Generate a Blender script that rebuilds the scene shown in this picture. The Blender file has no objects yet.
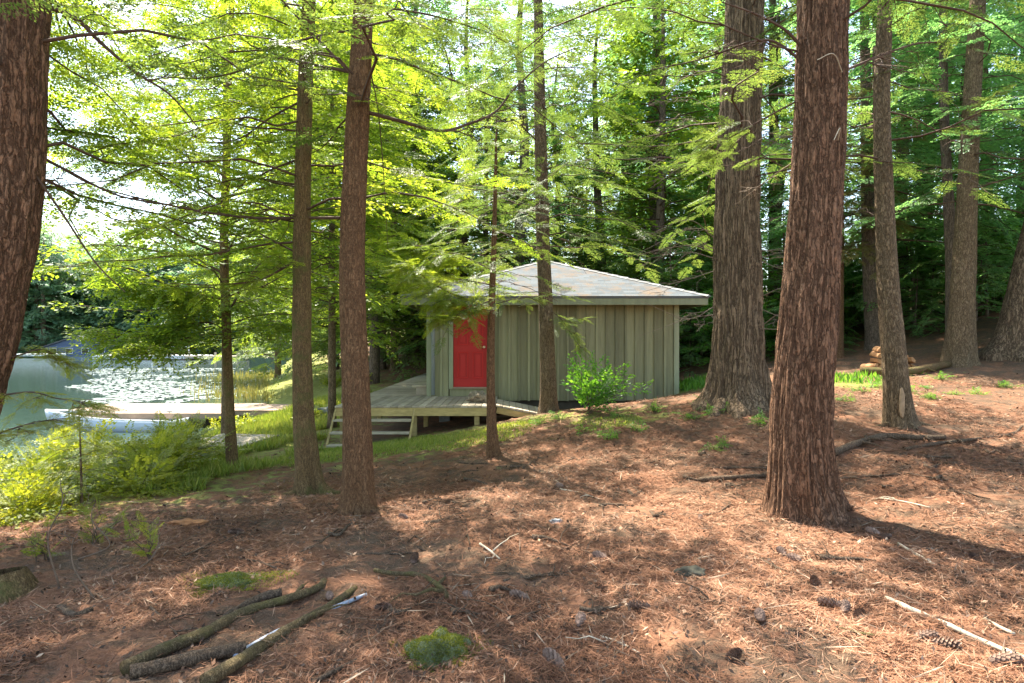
import bpy, math, random
import numpy as np
from mathutils import Vector, Matrix
from math import radians as R, pi
C = bpy.context; S = C.scene; col = S.collection
# ------------------------------------------------------------------ camera, sky, sun, exposure
EYE = 1.6; F = 626.0
cam = bpy.data.cameras.new('camera'); camo = bpy.data.objects.new('camera', cam); col.objects.link(camo)
cam.sensor_width = 36; cam.lens = F/1024*36; cam.clip_start = .05; cam.clip_end = 1500
camo.location = (0, 0, EYE); camo.rotation_euler = (R(90), 0, 0); S.camera = camo
SUN_AZ = -27.0      # degrees, from straight ahead (+Y) towards the right (+X)
SUN_EL = 60.0
W = bpy.data.worlds.new('World'); S.world = W; W.use_nodes = True
nt = W.node_tree; nt.nodes.clear()
sky = nt.nodes.new('ShaderNodeTexSky'); sky.sky_type = 'NISHITA'; sky.sun_disc = False
sky.sun_elevation = R(SUN_EL); sky.sun_rotation = R(SUN_AZ); sky.air_density = 1.0; sky.dust_density = 1.2
bg = nt.nodes.new('ShaderNodeBackground'); bg.inputs[1].default_value = .15
wo = nt.nodes.new('ShaderNodeOutputWorld'); wb = nt.nodes.new('ShaderNodeMix'); wb.data_type = 'RGBA'; wb.blend_type = 'MULTIPLY'; wb.inputs[0].default_value = 1; wb.inputs[7].default_value = (1, .93, .83, 1)
nt.links.new(sky.outputs[0], wb.inputs[6]); nt.links.new(wb.outputs[2], bg.inputs[0]); nt.links.new(bg.outputs[0], wo.inputs[0])
sl = bpy.data.lights.new('sun', 'SUN'); so = bpy.data.objects.new('sun', sl); col.objects.link(so)
sl.energy = 4.5; sl.angle = R(.5); sl.color = (1, .93, .80)
sd = Vector((math.sin(R(SUN_AZ))*math.cos(R(SUN_EL)), math.cos(R(SUN_AZ))*math.cos(R(SUN_EL)), math.sin(R(SUN_EL))))
so.rotation_euler = sd.to_track_quat('Z', 'Y').to_euler(); so.location = (0, 0, 30)
S.view_settings.view_transform = 'Standard'; S.view_settings.look = 'None'; S.view_settings.gamma = 1
S.view_settings.exposure = 2.3
S.cycles.max_bounces = 10; S.cycles.diffuse_bounces = 8; S.cycles.transmission_bounces = 6; S.cycles.caustics_reflective = False
S.cycles.use_denoising = True
rg = np.random.default_rng(11); random.seed(5)

# ------------------------------------------------------------------ helpers
def tag(o, label=None, cat=None, group=None, kind=None):
    if label: o['label'] = label
    if cat: o['category'] = cat
    if group: o['group'] = group
    if kind: o['kind'] = kind
    return o
def empty(name, loc=(0, 0, 0), rz=0, label=None, cat=None, group=None):
    o = bpy.data.objects.new(name, None); col.objects.link(o); o.location = loc; o.rotation_euler = (0, 0, rz)
    o.empty_display_size = .2
    return tag(o, label, cat, group)
def mesh_obj(name, v, f, m, parent=None, smooth=False, tint=None, k=4):
    """v (n,3) array, f (m,k) array or list of tuples"""
    me = bpy.data.meshes.new(name); v = np.asarray(v, dtype=np.float32)
    if isinstance(f, np.ndarray):
        n, k = f.shape
        me.vertices.add(len(v)); me.vertices.foreach_set('co', v.ravel())
        me.loops.add(n*k); me.loops.foreach_set('vertex_index', f.astype(np.int32).ravel())
        me.polygons.add(n); me.polygons.foreach_set('loop_start', np.arange(0, n*k, k, dtype=np.int32))
        try: me.polygons.foreach_set('loop_total', np.full(n, k, dtype=np.int32))
        except Exception: pass
        me.update(calc_edges=True)
    else:
        me.from_pydata([tuple(map(float, p)) for p in v], [], f); me.update()
    if tint is not None:
        a = me.attributes.new('tint', 'FLOAT', 'POINT'); a.data.foreach_set('value', np.asarray(tint, dtype=np.float32))
    if smooth: me.polygons.foreach_set('use_smooth', np.ones(len(me.polygons), dtype=bool))
    me.materials.append(m)
    o = bpy.data.objects.new(name, me); col.objects.link(o)
    if parent: o.parent = parent
    return o
def copy_tree(o, parent=None):
    c = o.copy(); col.objects.link(c); c.parent = parent
    for ch in list(o.children): copy_tree(ch, c)
    return c
class MB:
    def __init__(s): s.v = []; s.f = []; s.t = []
    def add(s, v, f, t=.5):
        b = len(s.v); s.v += [tuple(p) for p in v]; s.f += [tuple(i+b for i in q) for q in f]; s.t += [t]*len(v)
    def box(s, x0, x1, y0, y1, z0, z1, M=None, t=None):
        v = [Vector((x, y, z)) for z in (z0, z1) for y in (y0, y1) for x in (x0, x1)]
        if M: v = [M @ p for p in v]
        s.add(v, [(0, 2, 3, 1), (4, 5, 7, 6), (0, 1, 5, 4), (1, 3, 7, 5), (3, 2, 6, 7), (2, 0, 4, 6)], random.random() if t is None else t)
    def tube(s, pts, rad, n=8, t=.5, cap=True):
        v, f = tube_arr(pts, rad, n); b = [tuple(q) for q in f.tolist()]
        if cap: b += [tuple(range(n))[::-1], tuple(range(len(v)-n, len(v)))]
        s.add(v, b, t)
    def build(s, name, m, parent=None, bevel=0, smooth=False):
        o = mesh_obj(name, np.array(s.v), s.f, m, parent, smooth, s.t)
        if bevel:
            d = o.modifiers.new('bevel', 'BEVEL'); d.width = bevel; d.segments = 1; d.limit_method = 'ANGLE'
        return o
def frames(P):
    P = np.asarray(P, float); T = np.gradient(P, axis=0); T /= np.linalg.norm(T, axis=1)[:, None]+1e-9
    a = np.array([1., 0, 0]) if abs(T[0, 0]) < .8 else np.array([0, 1., 0])
    U = []
    for t in T:
        a = a-t*np.dot(a, t); a /= np.linalg.norm(a)+1e-9; U.append(a.copy())
    U = np.array(U); return P, T, U, np.cross(T, U)
def tube_arr(pts, rad, n=8):
    P, T, U, V = frames(pts); r = np.broadcast_to(np.asarray(rad, float), (len(P),))
    a = np.linspace(0, 2*pi, n, endpoint=False)
    v = P[:, None]+r[:, None, None]*(np.cos(a)[None, :, None]*U[:, None]+np.sin(a)[None, :, None]*V[:, None])
    k = len(P); i = np.arange(k-1)[:, None]*n; j = np.arange(n)[None]; j2 = (j+1) % n
    f = np.stack([i+j, i+j2, i+n+j2, i+n+j], -1).reshape(-1, 4)
    return v.reshape(-1, 3), f
class TB:
    """many thin tubes in one part, numpy"""
    def __init__(s): s.v = []; s.f = []; s.n = 0
    def tube(s, pts, rad, n=5):
        v, f = tube_arr(pts, rad, n); s.v.append(v); s.f.append(f+s.n); s.n += len(v)
    def build(s, name, m, parent=None): 
        return mesh_obj(name, np.concatenate(s.v), np.concatenate(s.f), m, parent, True)
# value noise
_perm = rg.random((64, 64, 64)).astype(np.float32)
def vnoise(x, y, z=0.):
    x = np.asarray(x, float); y = np.asarray(y, float); z = np.broadcast_to(np.asarray(z, float), x.shape)
    xi = np.floor(x).astype(int); yi = np.floor(y).astype(int); zi = np.floor(z).astype(int)
    u = x-xi; v = y-yi; w = z-zi; u = u*u*(3-2*u); v = v*v*(3-2*v); w = w*w*(3-2*w)
    g = lambda a, b, c: _perm[(xi+a) % 64, (yi+b) % 64, (zi+c) % 64]
    l = lambda a, b, t: a+(b-a)*t
    return l(l(l(g(0,0,0), g(1,0,0), u), l(g(0,1,0), g(1,1,0), u), v), l(l(g(0,0,1), g(1,0,1), u), l(g(0,1,1), g(1,1,1), u), v), w)-.5
def smooth_path(pts, n=6):
    P = [np.array(p, float) for p in pts]; P = [2*P[0]-P[1]]+P+[2*P[-1]-P[-2]]; out = []
    for i in range(1, len(P)-2):
        for t in np.linspace(0, 1, n, endpoint=False):
            out.append(.5*((2*P[i])+(-P[i-1]+P[i+1])*t+(2*P[i-1]-5*P[i]+4*P[i+1]-P[i+2])*t*t+(-P[i-1]+3*P[i]-3*P[i+1]+P[i+2])*t**3))
    out.append(P[-2]); return np.array(out)

# ------------------------------------------------------------------ materials
def mat(name):
    m = bpy.data.materials.new(name); m.use_nodes = True; n = m.node_tree.nodes; b = n['Principled BSDF']; return m, m.node_tree, b
def N(t, kind, **kw):
    n = t.nodes.new(kind)
    for k, v in kw.items():
        if k in ('i',):
            for a, b in v.items(): n.inputs[a].default_value = b
        else: setattr(n, k, v)
    return n
def ramp(t, stops, fac=None):
    r = t.nodes.new('ShaderNodeValToRGB'); e = r.color_ramp.elements
    while len(e) < len(stops): e.new(.5)
    for q, (p, c) in zip(e, stops): q.position = p; q.color = (*c, 1)
    if fac is not None: t.links.new(fac, r.inputs[0])
    return r
def noise(t, scale, detail=5, vec=None, rough=.6, dist=0):
    n = t.nodes.new('ShaderNodeTexNoise'); n.inputs['Scale'].default_value = scale; n.inputs['Detail'].default_value = detail
    n.inputs['Roughness'].default_value = rough; n.inputs['Distortion'].default_value = dist
    if vec is not None: t.links.new(vec, n.inputs['Vector'])
    return n
def coords(t, scale=(1, 1, 1)):
    c = t.nodes.new('ShaderNodeTexCoord'); mp = t.nodes.new('ShaderNodeMapping'); mp.inputs['Scale'].default_value = scale
    t.links.new(c.outputs['Object'], mp.inputs[0]); return mp.outputs[0]
def mix(t, fac, a, b, mode='MIX'):
    m = t.nodes.new('ShaderNodeMix'); m.data_type = 'RGBA'; m.blend_type = mode
    for inp, v in ((0, fac), (6, a), (7, b)):
        if hasattr(v, 'is_linked') or isinstance(v, bpy.types.NodeSocket): t.links.new(v, m.inputs[inp])
        elif inp == 0: m.inputs[0].default_value = v
        else: m.inputs[inp].default_value = (*v, 1)
    return m.outputs[2]
def bump(t, b, h, strength=.5, dist=.02):
    n = t.nodes.new('ShaderNodeBump'); n.inputs['Strength'].default_value = strength; n.inputs['Distance'].default_value = dist
    t.links.new(h, n.inputs['Height']); t.links.new(n.outputs[0], b.inputs['Normal']); return n
def leaf_mat(name, dark, mid, light, trans=.45, tcol=None, rough=.45):
    m, t, b = mat(name)
    a = t.nodes.new('ShaderNodeAttribute'); a.attribute_name = 'tint'
    oi = t.nodes.new('ShaderNodeObjectInfo')
    ad = N(t, 'ShaderNodeMath', operation='MULTIPLY_ADD', i={1: .22}); t.links.new(oi.outputs['Random'], ad.inputs[0]); t.links.new(a.outputs['Fac'], ad.inputs[2])
    sb = N(t, 'ShaderNodeMath', operation='SUBTRACT', i={1: .11}); t.links.new(ad.outputs[0], sb.inputs[0])
    r = ramp(t, [(.05, dark), (.5, mid), (.97, light)], sb.outputs[0])
    t.links.new(r.outputs[0], b.inputs['Base Color']); b.inputs['Roughness'].default_value = rough; b.inputs['Specular IOR Level'].default_value = .35
    tr = t.nodes.new('ShaderNodeBsdfTranslucent')
    tc = mix(t, 1.0, r.outputs[0], tcol or (2.3, 2.1, .9), 'MULTIPLY'); t.links.new(tc, tr.inputs[0])
    ms = t.nodes.new('ShaderNodeMixShader'); ms.inputs[0].default_value = trans
    t.links.new(b.outputs[0], ms.inputs[1]); t.links.new(tr.outputs[0], ms.inputs[2])
    t.links.new(ms.outputs[0], t.nodes['Material Output'].inputs[0]); return m
M = {}
M['hemlock'] = leaf_mat('hemlock_leaf', (.04, .075, .022), (.085, .14, .035), (.16, .2, .055), .52, (2.2, 2.0, 1.2))
M['hemlock_far'] = leaf_mat('deep_forest_leaf', (.05, .11, .05), (.09, .18, .07), (.17, .25, .09), .6, (2.8, 2.8, 1.8))
M['maple'] = leaf_mat('bright_leaf', (.07, .125, .02), (.13, .2, .03), (.24, .28, .045), .58, (2.3, 2.1, .9))
M['bush'] = leaf_mat('shore_bush_leaf', (.1, .15, .02), (.18, .23, .03), (.3, .31, .05), .5, (2.3, 2.0, .8))
M['fresh'] = leaf_mat('fresh_shrub_leaf', (.04, .12, .02), (.08, .2, .03), (.16, .3, .05), .45)
M['brown_leaf'] = leaf_mat('dry_twig_needles', (.12, .09, .03), (.18, .16, .05), (.2, .22, .06), .4, (1.6, 1.5, .9))
M['grass'] = leaf_mat('grass_blade', (.10, .155, .03), (.17, .225, .04), (.3, .3, .09), .45, (1.9, 1.8, .9))
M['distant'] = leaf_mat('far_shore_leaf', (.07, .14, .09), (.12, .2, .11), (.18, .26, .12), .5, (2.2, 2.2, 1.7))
def bark(name, furrow, plate, light, scale=1., bs=.8, moss=None, st=.16, soft=.0):
    m, t, b = mat(name); v = coords(t, (1, 1, st)); v2 = coords(t)
    nz = noise(t, 9*scale, 4, v2)
    vv = N(t, 'ShaderNodeVectorMath', operation='MULTIPLY_ADD'); vv.inputs[1].default_value = (.045, .045, .05)
    t.links.new(nz.outputs['Color'], vv.inputs[0]); t.links.new(v, vv.inputs[2])
    na = noise(t, 30*scale, 5, vv.outputs[0], .5, .4)
    v3 = coords(t, (1, 1, .4)); nb_ = noise(t, 30*scale, 5, v3, .65, .6)
    r = ramp(t, [(.25, (1,)*3), (.41, (.8,)*3), (.47, (.1,)*3), (.51, (0,)*3), (.56, (.45,)*3), (.66, (.9,)*3), (.8, (1,)*3)], na.outputs[0])
    fine = noise(t, 90*scale, 4, v3)
    h = mix(t, .55, r.outputs[0], nb_.outputs[0])
    bigv = noise(t, 2.2*scale, 4, v2)
    pc = mix(t, bigv.outputs[0], plate, light)
    fine2 = ramp(t, [(.36, (.45,)*3), (.64, (1.35,)*3)], mix(t, .5, fine.outputs[0], nb_.outputs[0]))
    pc = mix(t, 1., pc, fine2.outputs[0], 'MULTIPLY')
    fr_ = ramp(t, [(0, (.22+soft,)*3), (.6, (1,)*3)], r.outputs[0]); c = mix(t, fr_.outputs[0], furrow, pc)
    c = mix(t, 1., c, (.8, .76, .72), 'MULTIPLY')
    if moss:
        mo = noise(t, 3, 6, v2, .7); mr = ramp(t, [(.5, (0,)*3), (.66, (1,)*3)], mo.outputs[0])
        c2 = mix(t, mr.outputs[0], c, moss); c = c2
    t.links.new(c, b.inputs['Base Color']); b.inputs['Roughness'].default_value = .9; b.inputs['Specular IOR Level'].default_value = .2
    bump(t, b, h, min(1, bs*1.2), .06); return m
M['bark_red'] = bark('reddish_hemlock_bark', (.055, .028, .015), (.25, .125, .07), (.40, .235, .145), 1, 1., None, .2)
M['bark_warm'] = bark('warm_brown_bark', (.065, .032, .015), (.26, .135, .065), (.38, .225, .12), 1.7, .7, None, .24, .25)
M['bark_grey'] = bark('grey_brown_bark', (.06, .04, .022), (.24, .165, .09), (.4, .3, .19), 1.2, .9, None, .28, .15)
M['bark_old'] = bark('deeply_furrowed_bark', (.05, .033, .02), (.24, .165, .10), (.38, .28, .185), .75, 1., None, .08)
M['bark_moss'] = bark('mossy_bark', (.055, .035, .015), (.24, .155, .07), (.35, .24, .12), 1.9, .6, (.12, .12, .035), .12, .2)
M['bark_far'] = bark('far_trunk_bark', (.05, .04, .03), (.16, .12, .09), (.26, .2, .15), 1, .4)
def simple(name, c, rough=.7, var=.25, scale=8, bstr=.2, stretch=(1, 1, 1), metal=0, spec=.3, c2=None):
    m, t, b = mat(name); v = coords(t, stretch); n = noise(t, scale, 6, v, .65)
    lo = c2 or tuple(x*(1-var) for x in c); hi = tuple(min(1, x*(1+var)) for x in c)
    r = ramp(t, [(.3, lo), (.7, hi)], n.outputs[0])
    at = t.nodes.new('ShaderNodeAttribute'); at.attribute_name = 'tint'
    tr = ramp(t, [(0, (.72,)*3), (1, (1.22,)*3)], at.outputs['Fac'])
    t.links.new(mix(t, 1., r.outputs[0], tr.outputs[0], 'MULTIPLY'), b.inputs['Base Color'])
    b.inputs['Roughness'].default_value = rough; b.inputs['Metallic'].default_value = metal; b.inputs['Specular IOR Level'].default_value = spec
    if bstr: bump(t, b, n.outputs[0], bstr, .01)
    return m
M['twig'] = simple('twig_bark', (.13, .085, .055), .85, .35, 20)
M['twig_grey'] = simple('dead_twig', (.27, .2, .14), .85, .3, 20)
M['limb'] = simple('limb_bark', (.12, .07, .045), .85, .35, 14, .5)
M['siding'] = simple('sage_green_siding', (.225, .215, .12), .75, .18, 3, .35, (6, 6, .5))
M['trim'] = simple('sage_green_trim', (.23, .24, .15), .7, .15, 3, .2, (3, 3, .5))
M['red'] = simple('red_door_paint', (.42, .006, .003), .6, .06, 3, .03, spec=.5)
M['deckwood'] = simple('weathered_deck_boards', (.37, .31, .23), .8, .25, 5, .3, (1, 1, 1))
M['deckside'] = simple('yellowed_framing_lumber', (.36, .27, .11), .75, .25, 5, .3, (1, 1, 4))
M['dockwood'] = simple('pale_dock_boards', (.27, .19, .135), .8, .15, 5, .2)
M['metal'] = simple('galvanised_downspout', (.3, .33, .33), .5, .1, 6, .05, metal=.3)
M['knob'] = simple('brass_door_knob', (.75, .62, .4), .3, .05, 6, 0, metal=.9)
M['boat'] = simple('pale_painted_hull', (.5, .57, .66), .4, .08, 4, .03, spec=.5)
M['white'] = simple('white_paint', (.8, .8, .78), .6, .05, 4, .05)
M['stone'] = simple('speckled_stone', (.3, .24, .17), .9, .5, 22, .8)
M['greystone'] = simple('grey_fieldstone', (.3, .3, .29), .9, .35, 9, .6)
M['dark'] = simple('dark_recess_timber', (.06, .05, .035), .9, .3, 6, .2)
M['firewood'] = simple('fresh_split_wood', (.42, .21, .09), .8, .25, 14, .3)
M['cone'] = simple('pine_cone', (.22, .14, .1), .85, .4, 60, .4)
M['palestick'] = simple('barkless_stick', (.5, .42, .3), .8, .2, 20, .2)
M['bluestick'] = simple('grey_pipe', (.3, .33, .38), .6, .1, 10, .1)
M['bluepaint'] = simple('faded_blue_cladding', (.06, .09, .16), .6, .15, 3, .1)
M['redpaint'] = simple('faded_red_cladding', (.2, .05, .045), .6, .15, 3, .1)
M['rooffar'] = simple('grey_roofing', (.1, .1, .11), .8, .15, 3, .1)
m, t, b = mat('moss'); n1 = noise(t, 60, 5); n2 = noise(t, 9, 4)
r = ramp(t, [(.3, (.045, .06, .012)), (.55, (.12, .15, .025)), (.75, (.23, .22, .05))], mix(t, .5, n1.outputs[0], n2.outputs[0]))
t.links.new(r.outputs[0], b.inputs['Base Color']); b.inputs['Roughness'].default_value = 1; b.inputs['Sheen Weight'].default_value = .3
bump(t, b, n1.outputs[0], 1, .02); M['moss'] = m
# shingles
m, t, b = mat('asphalt_shingles'); v = coords(t)
br = t.nodes.new('ShaderNodeTexBrick'); br.inputs['Scale'].default_value = 1; br.inputs['Brick Width'].default_value = .3; br.inputs['Row Height'].default_value = .14
br.inputs['Mortar Size'].default_value = .008; br.inputs['Color1'].default_value = (.115, .13, .145, 1); br.inputs['Color2'].default_value = (.075, .088, .10, 1); br.inputs['Mortar'].default_value = (.1, .1, .1, 1)
t.links.new(v, br.inputs[0]); gn = noise(t, 1.6, 6, v, .7); deb = ramp(t, [(.48, (0,)*3), (.66, (1,)*3)], gn.outputs[0])
fn = noise(t, 60, 3, v); fr = ramp(t, [(.3, (.8,)*3), (.7, (1.2,)*3)], fn.outputs[0])
c = mix(t, deb.outputs[0], br.outputs[0], (.15, .11, .08)); c = mix(t, 1, c, fr.outputs[0], 'MULTIPLY')
t.links.new(c, b.inputs['Base Color']); b.inputs['Roughness'].default_value = .95; b.inputs['Specular IOR Level'].default_value = .1; bump(t, b, br.outputs['Fac'], -.3, .01); M['shingle'] = m
# water
m, t, b = mat('lake_water'); v = coords(t, (1, 1, 1)); n1 = noise(t, 1.3, 3, v); n2 = noise(t, 9, 3, v)
b.inputs['Base Color'].default_value = (.035, .06, .05, 1); b.inputs['Roughness'].default_value = .04; b.inputs['IOR'].default_value = 1.33; b.inputs['Specular IOR Level'].default_value = .8
bump(t, b, mix(t, .35, n1.outputs[0], n2.outputs[0]), .25, .05); M['water'] = m
# ground
m, t, b = mat('needle_litter_ground'); v = coords(t)
a1 = noise(t, 1.1, 6, v, .65); a2 = noise(t, 14, 6, v, .7); a3 = noise(t, 90, 4, v, .7); a4 = noise(t, 4, 5, v, .6, 1.)
c1 = ramp(t, [(.3, (.07, .038, .024)), (.5, (.21, .1, .055)), (.72, (.36, .185, .11))], mix(t, .5, a2.outputs[0], a3.outputs[0]))
c2 = ramp(t, [(.3, (.05, .032, .02)), (.7, (.19, .12, .075))], a3.outputs[0])
k1 = ramp(t, [(.44, (0,)*3), (.54, (1,)*3)], mix(t, .5, a1.outputs[0], a4.outputs[0]))
cc = mix(t, k1.outputs[0], c1.outputs[0], c2.outputs[0])
at = t.nodes.new('ShaderNodeAttribute'); at.attribute_name = 'tint'
g = ramp(t, [(.3, (.09, .09, .025)), (.5, (.19, .2, .045)), (.75, (.33, .3, .12))], mix(t, .5, a3.outputs[0], a4.outputs[0]))
gm = N(t, 'ShaderNodeMath', operation='MULTIPLY_ADD', i={1: 1.6, 2: -.8}); t.links.new(a4.outputs[0], gm.inputs[0])
ga = N(t, 'ShaderNodeMath', operation='ADD', use_clamp=True); t.links.new(gm.outputs[0], ga.inputs[0]); t.links.new(at.outputs['Fac'], ga.inputs[1])
gr = ramp(t, [(.35, (0,)*3), (.6, (1,)*3)], ga.outputs[0])
t.links.new(mix(t, gr.outputs[0], cc, g.outputs[0]), b.inputs['Base Color']); b.inputs['Roughness'].default_value = .95; b.inputs['Specular IOR Level'].default_value = .15
bump(t, b, mix(t, .5, a2.outputs[0], a3.outputs[0]), .9, .03); M['ground'] = m
M['litter'] = simple('fallen_needles', (.33, .17, .105), .8, .2, 3, 0)
def litter_mat(name, stops):
    m, t, b = mat(name); a = t.nodes.new('ShaderNodeAttribute'); a.attribute_name = 'tint'
    r = ramp(t, stops, a.outputs['Fac']); t.links.new(r.outputs[0], b.inputs['Base Color']); b.inputs['Roughness'].default_value = .75; b.inputs['Specular IOR Level'].default_value = .2; return m
M['litter'] = litter_mat('fallen_needles', [(0, (.055, .026, .014)), (.4, (.2, .088, .045)), (.75, (.32, .15, .08)), (1, (.40, .24, .15))])
M['deadleaf'] = litter_mat('dead_leaves', [(0, (.07, .04, .025)), (.5, (.22, .11, .06)), (.85, (.42, .25, .15)), (1, (.42, .3, .2))])
M['litterstick'] = litter_mat('fallen_twigs', [(0, (.06, .04, .028)), (.6, (.2, .13, .085)), (1, (.42, .32, .22))])

# ------------------------------------------------------------------ terrain
WL = -.9
cp = np.array([(0, -4, 0), (-4, -3, -.1), (4, -3, .05), (0, 0, 0), (0, 2.9, 0), (-3.2, 3.9, -.02), (-4.3, 5, -.02), (2.4, 2.9, .02), (3.6, 4.4, .07), (8, 4, .25),
  (2.76, 5.8, 0.0), (0, 5.5, .05), (-1.45, 5.9, 0.0), (-2.35, 7.2, -.12), (-4.05, 9, -.24), (-6, 7, -.4), (-.27, 8.7, .01), (1.3, 8.5, .12), (.6, 12.3, .2), (1.5, 11.8, .34),
  (2.7, 12, .48), (3.6, 9.9, .64), (5.3, 8.5, .46), (7.4, 9, .5), (10, 14, 1.1), (10.5, 13, .95), (14, 15, 2.0), (18, 20, 3.2), (30, 25, 5.), (7.1, 14, .93), (8.7, 15, 1.05), (5.6, 15, .8), (4.2, 14, .55),
  (3.2, 14.2, .2), (1, 14, .05), (3, 18, .2), (0, 18, .0), (-2.8, 11.8, -.36), (-3, 13.5, -.42), (-1.5, 13, -.25), (-5, 12, -.5), (-5.6, 13, -.5), (-5.4, 16, -.6), (-4.5, 19, -.3), (-3.2, 26, .45), (-1, 28, 1.0), (-6, 30, .6), (2, 24, .5),
  (10, 24, 1.5), (6, 30, 1.2), (0, 45, 2), (20, 45, 5), (40, 60, 8), (-10, 60, 2), (0, 100, 6), (60, 120, 12), (-8, -4, -.5), (14, 0, .6), (30, 0, 2)], float)
def tps(r2): return .5*r2*np.log(r2+1e-9)
_n = len(cp); _D = tps(((cp[:, None, :2]-cp[None, :, :2])**2).sum(-1))+np.eye(_n)*.6
_P = np.c_[np.ones(_n), cp[:, :2]]; _A = np.block([[_D, _P], [_P.T, np.zeros((3, 3))]])
_w = np.linalg.solve(_A, np.r_[cp[:, 2], 0, 0, 0])
def shore(Y): return np.interp(Y, [-10, 9, 17, 21, 25, 31, 60, 110], [-7.6, -7.8, -7.6, -7.9, -9.5, -12.5, -22, -38])
def H(x, y):
    x = np.atleast_1d(np.asarray(x, float)); y = np.atleast_1d(np.asarray(y, float)); s = x.shape
    xf = x.ravel(); yf = y.ravel(); z = np.zeros(len(xf))
    for a in range(0, len(xf), 20000):
        q = slice(a, a+20000)
        r2 = (xf[q, None]-cp[None, :, 0])**2+(yf[q, None]-cp[None, :, 1])**2
        z[q] = tps(r2)@_w[:_n]+_w[_n]+_w[_n+1]*xf[q]+_w[_n+2]*yf[q]
    d = xf-shore(yf)+.8*vnoise(xf*.5+7, yf*.5)
    bank = np.where(d > 0, WL+.32*d-.004*d*d*(d < 40), WL+np.maximum(.35*d, -1.6)); bank = np.where(d > 20, 1e3, bank)
    k = .12; z = np.minimum(z, np.where(d > 20, z, bank))
    far = np.clip((yf-112)/8, -1, 14); farz = WL+far*1.0+1.2*vnoise(xf*.05, yf*.05)*np.clip(far, 0, 5)
    z = np.where((yf > 104), np.maximum(z, np.maximum(farz, -2.4)), z)
    lf = np.clip((-105-xf-.0*yf)/8, -1, 12); lz = WL+lf*1.6
    z = np.where(xf < -97, np.maximum(z, np.maximum(lz, -2.4)), z)
    near = np.exp(-np.maximum(yf-2, 0)/14)
    rel = (.09*vnoise(xf*1.1, yf*1.1, 3.3)+.05*vnoise(xf*3, yf*3, 5.1))*near
    return (z+rel*(z > WL-.2)).reshape(s)
def Hm(x, y):   # with micro relief
    x = np.asarray(x, float); y = np.asarray(y, float)
    return .04*vnoise(x*7, y*7, 1.)+.026*vnoise(x*16+9, y*16, 2.)+.014*vnoise(x*38, y*38+5, 4.)
def hz(x, y): return float(H(x, y)[0])
def P(px, py, Y): return np.array([(px-512)/F*Y, Y, EYE-(py-341.5)/F*Y])
def G(px, py, dz=0):
    Ys = np.geomspace(1.5, 40, 500); X = (px-512)/F*Ys; Z = EYE-(py-341.5)/F*Ys; h = H(X, Ys)
    i = int(np.argmax(Z <= h)); return np.array([X[i], Ys[i], h[i]+dz])
nr, nc = 760, 620
tt = np.linspace(0, 1, nr); Yr = -5+np.concatenate([np.linspace(0, 6, 40, endpoint=False), 6+np.expm1(np.linspace(0, 1, nr-40)*4.6)/np.expm1(4.6)*290])
uu = np.linspace(-1, 1, nc); uu = np.sign(uu)*np.abs(uu)**1.5*1.6
YY, UU = np.meshgrid(Yr, uu, indexing='ij'); XX = UU*(YY+9.5); ZZ = H(XX, YY)
ZZ += Hm(XX, YY)*np.clip(1.6-YY/14, .0, 1)*(ZZ > WL-.1)
def green(x, y):
    d = x-shore(y)
    g = np.clip(1.25-d/5.2, 0, 1)*np.clip((y-4.2)/3, 0, 1)
    g = np.maximum(g, .95*np.exp(-((x+2.4)/2.6)**2-((y-10.9)/2.0)**2))
    g = np.maximum(g, .6*np.exp(-((x+.0)/1.8)**2-((y-11.3)/1.2)**2))
    g = np.maximum(g, .9*np.exp(-((x-4.6)/1.2)**2-((y-15.5)/2.2)**2))
    g = np.maximum(g, .42*np.exp(-((x-7.5)/2.0)**2-((y-13)/1.2)**2)); g = np.where(y > 60, 1, g)
    g = np.maximum(g, .75*np.exp(-((x-6.6)/1.1)**2-((y-11.9)/.7)**2)); g = np.maximum(g, .6*np.exp(-((x-1.9)/.9)**2-((y-9.8)/.5)**2))
    g = np.maximum(g, .5*np.exp(-((x-1.6)/1.6)**2-((y-10.6)/.8)**2))
    return g
I = np.arange(nr*nc).reshape(nr, nc)
Fq = np.stack([I[:-1, :-1], I[:-1, 1:], I[1:, 1:], I[1:, :-1]], -1).reshape(-1, 4)
go = mesh_obj('ground', np.stack([XX, YY, ZZ], -1).reshape(-1, 3), Fq, M['ground'], smooth=True, tint=green(XX, YY).ravel())
tag(go, 'forest floor of reddish needles sloping down to the lake', 'ground', kind='structure')
mb = MB(); mb.add([(-320, -20, WL), (0, -20, WL), (0, 160, WL), (-320, 160, WL)], [(0, 1, 2, 3)])
tag(mb.build('lake_water', M['water']), 'calm lake water', 'lake', kind='structure')

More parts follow.
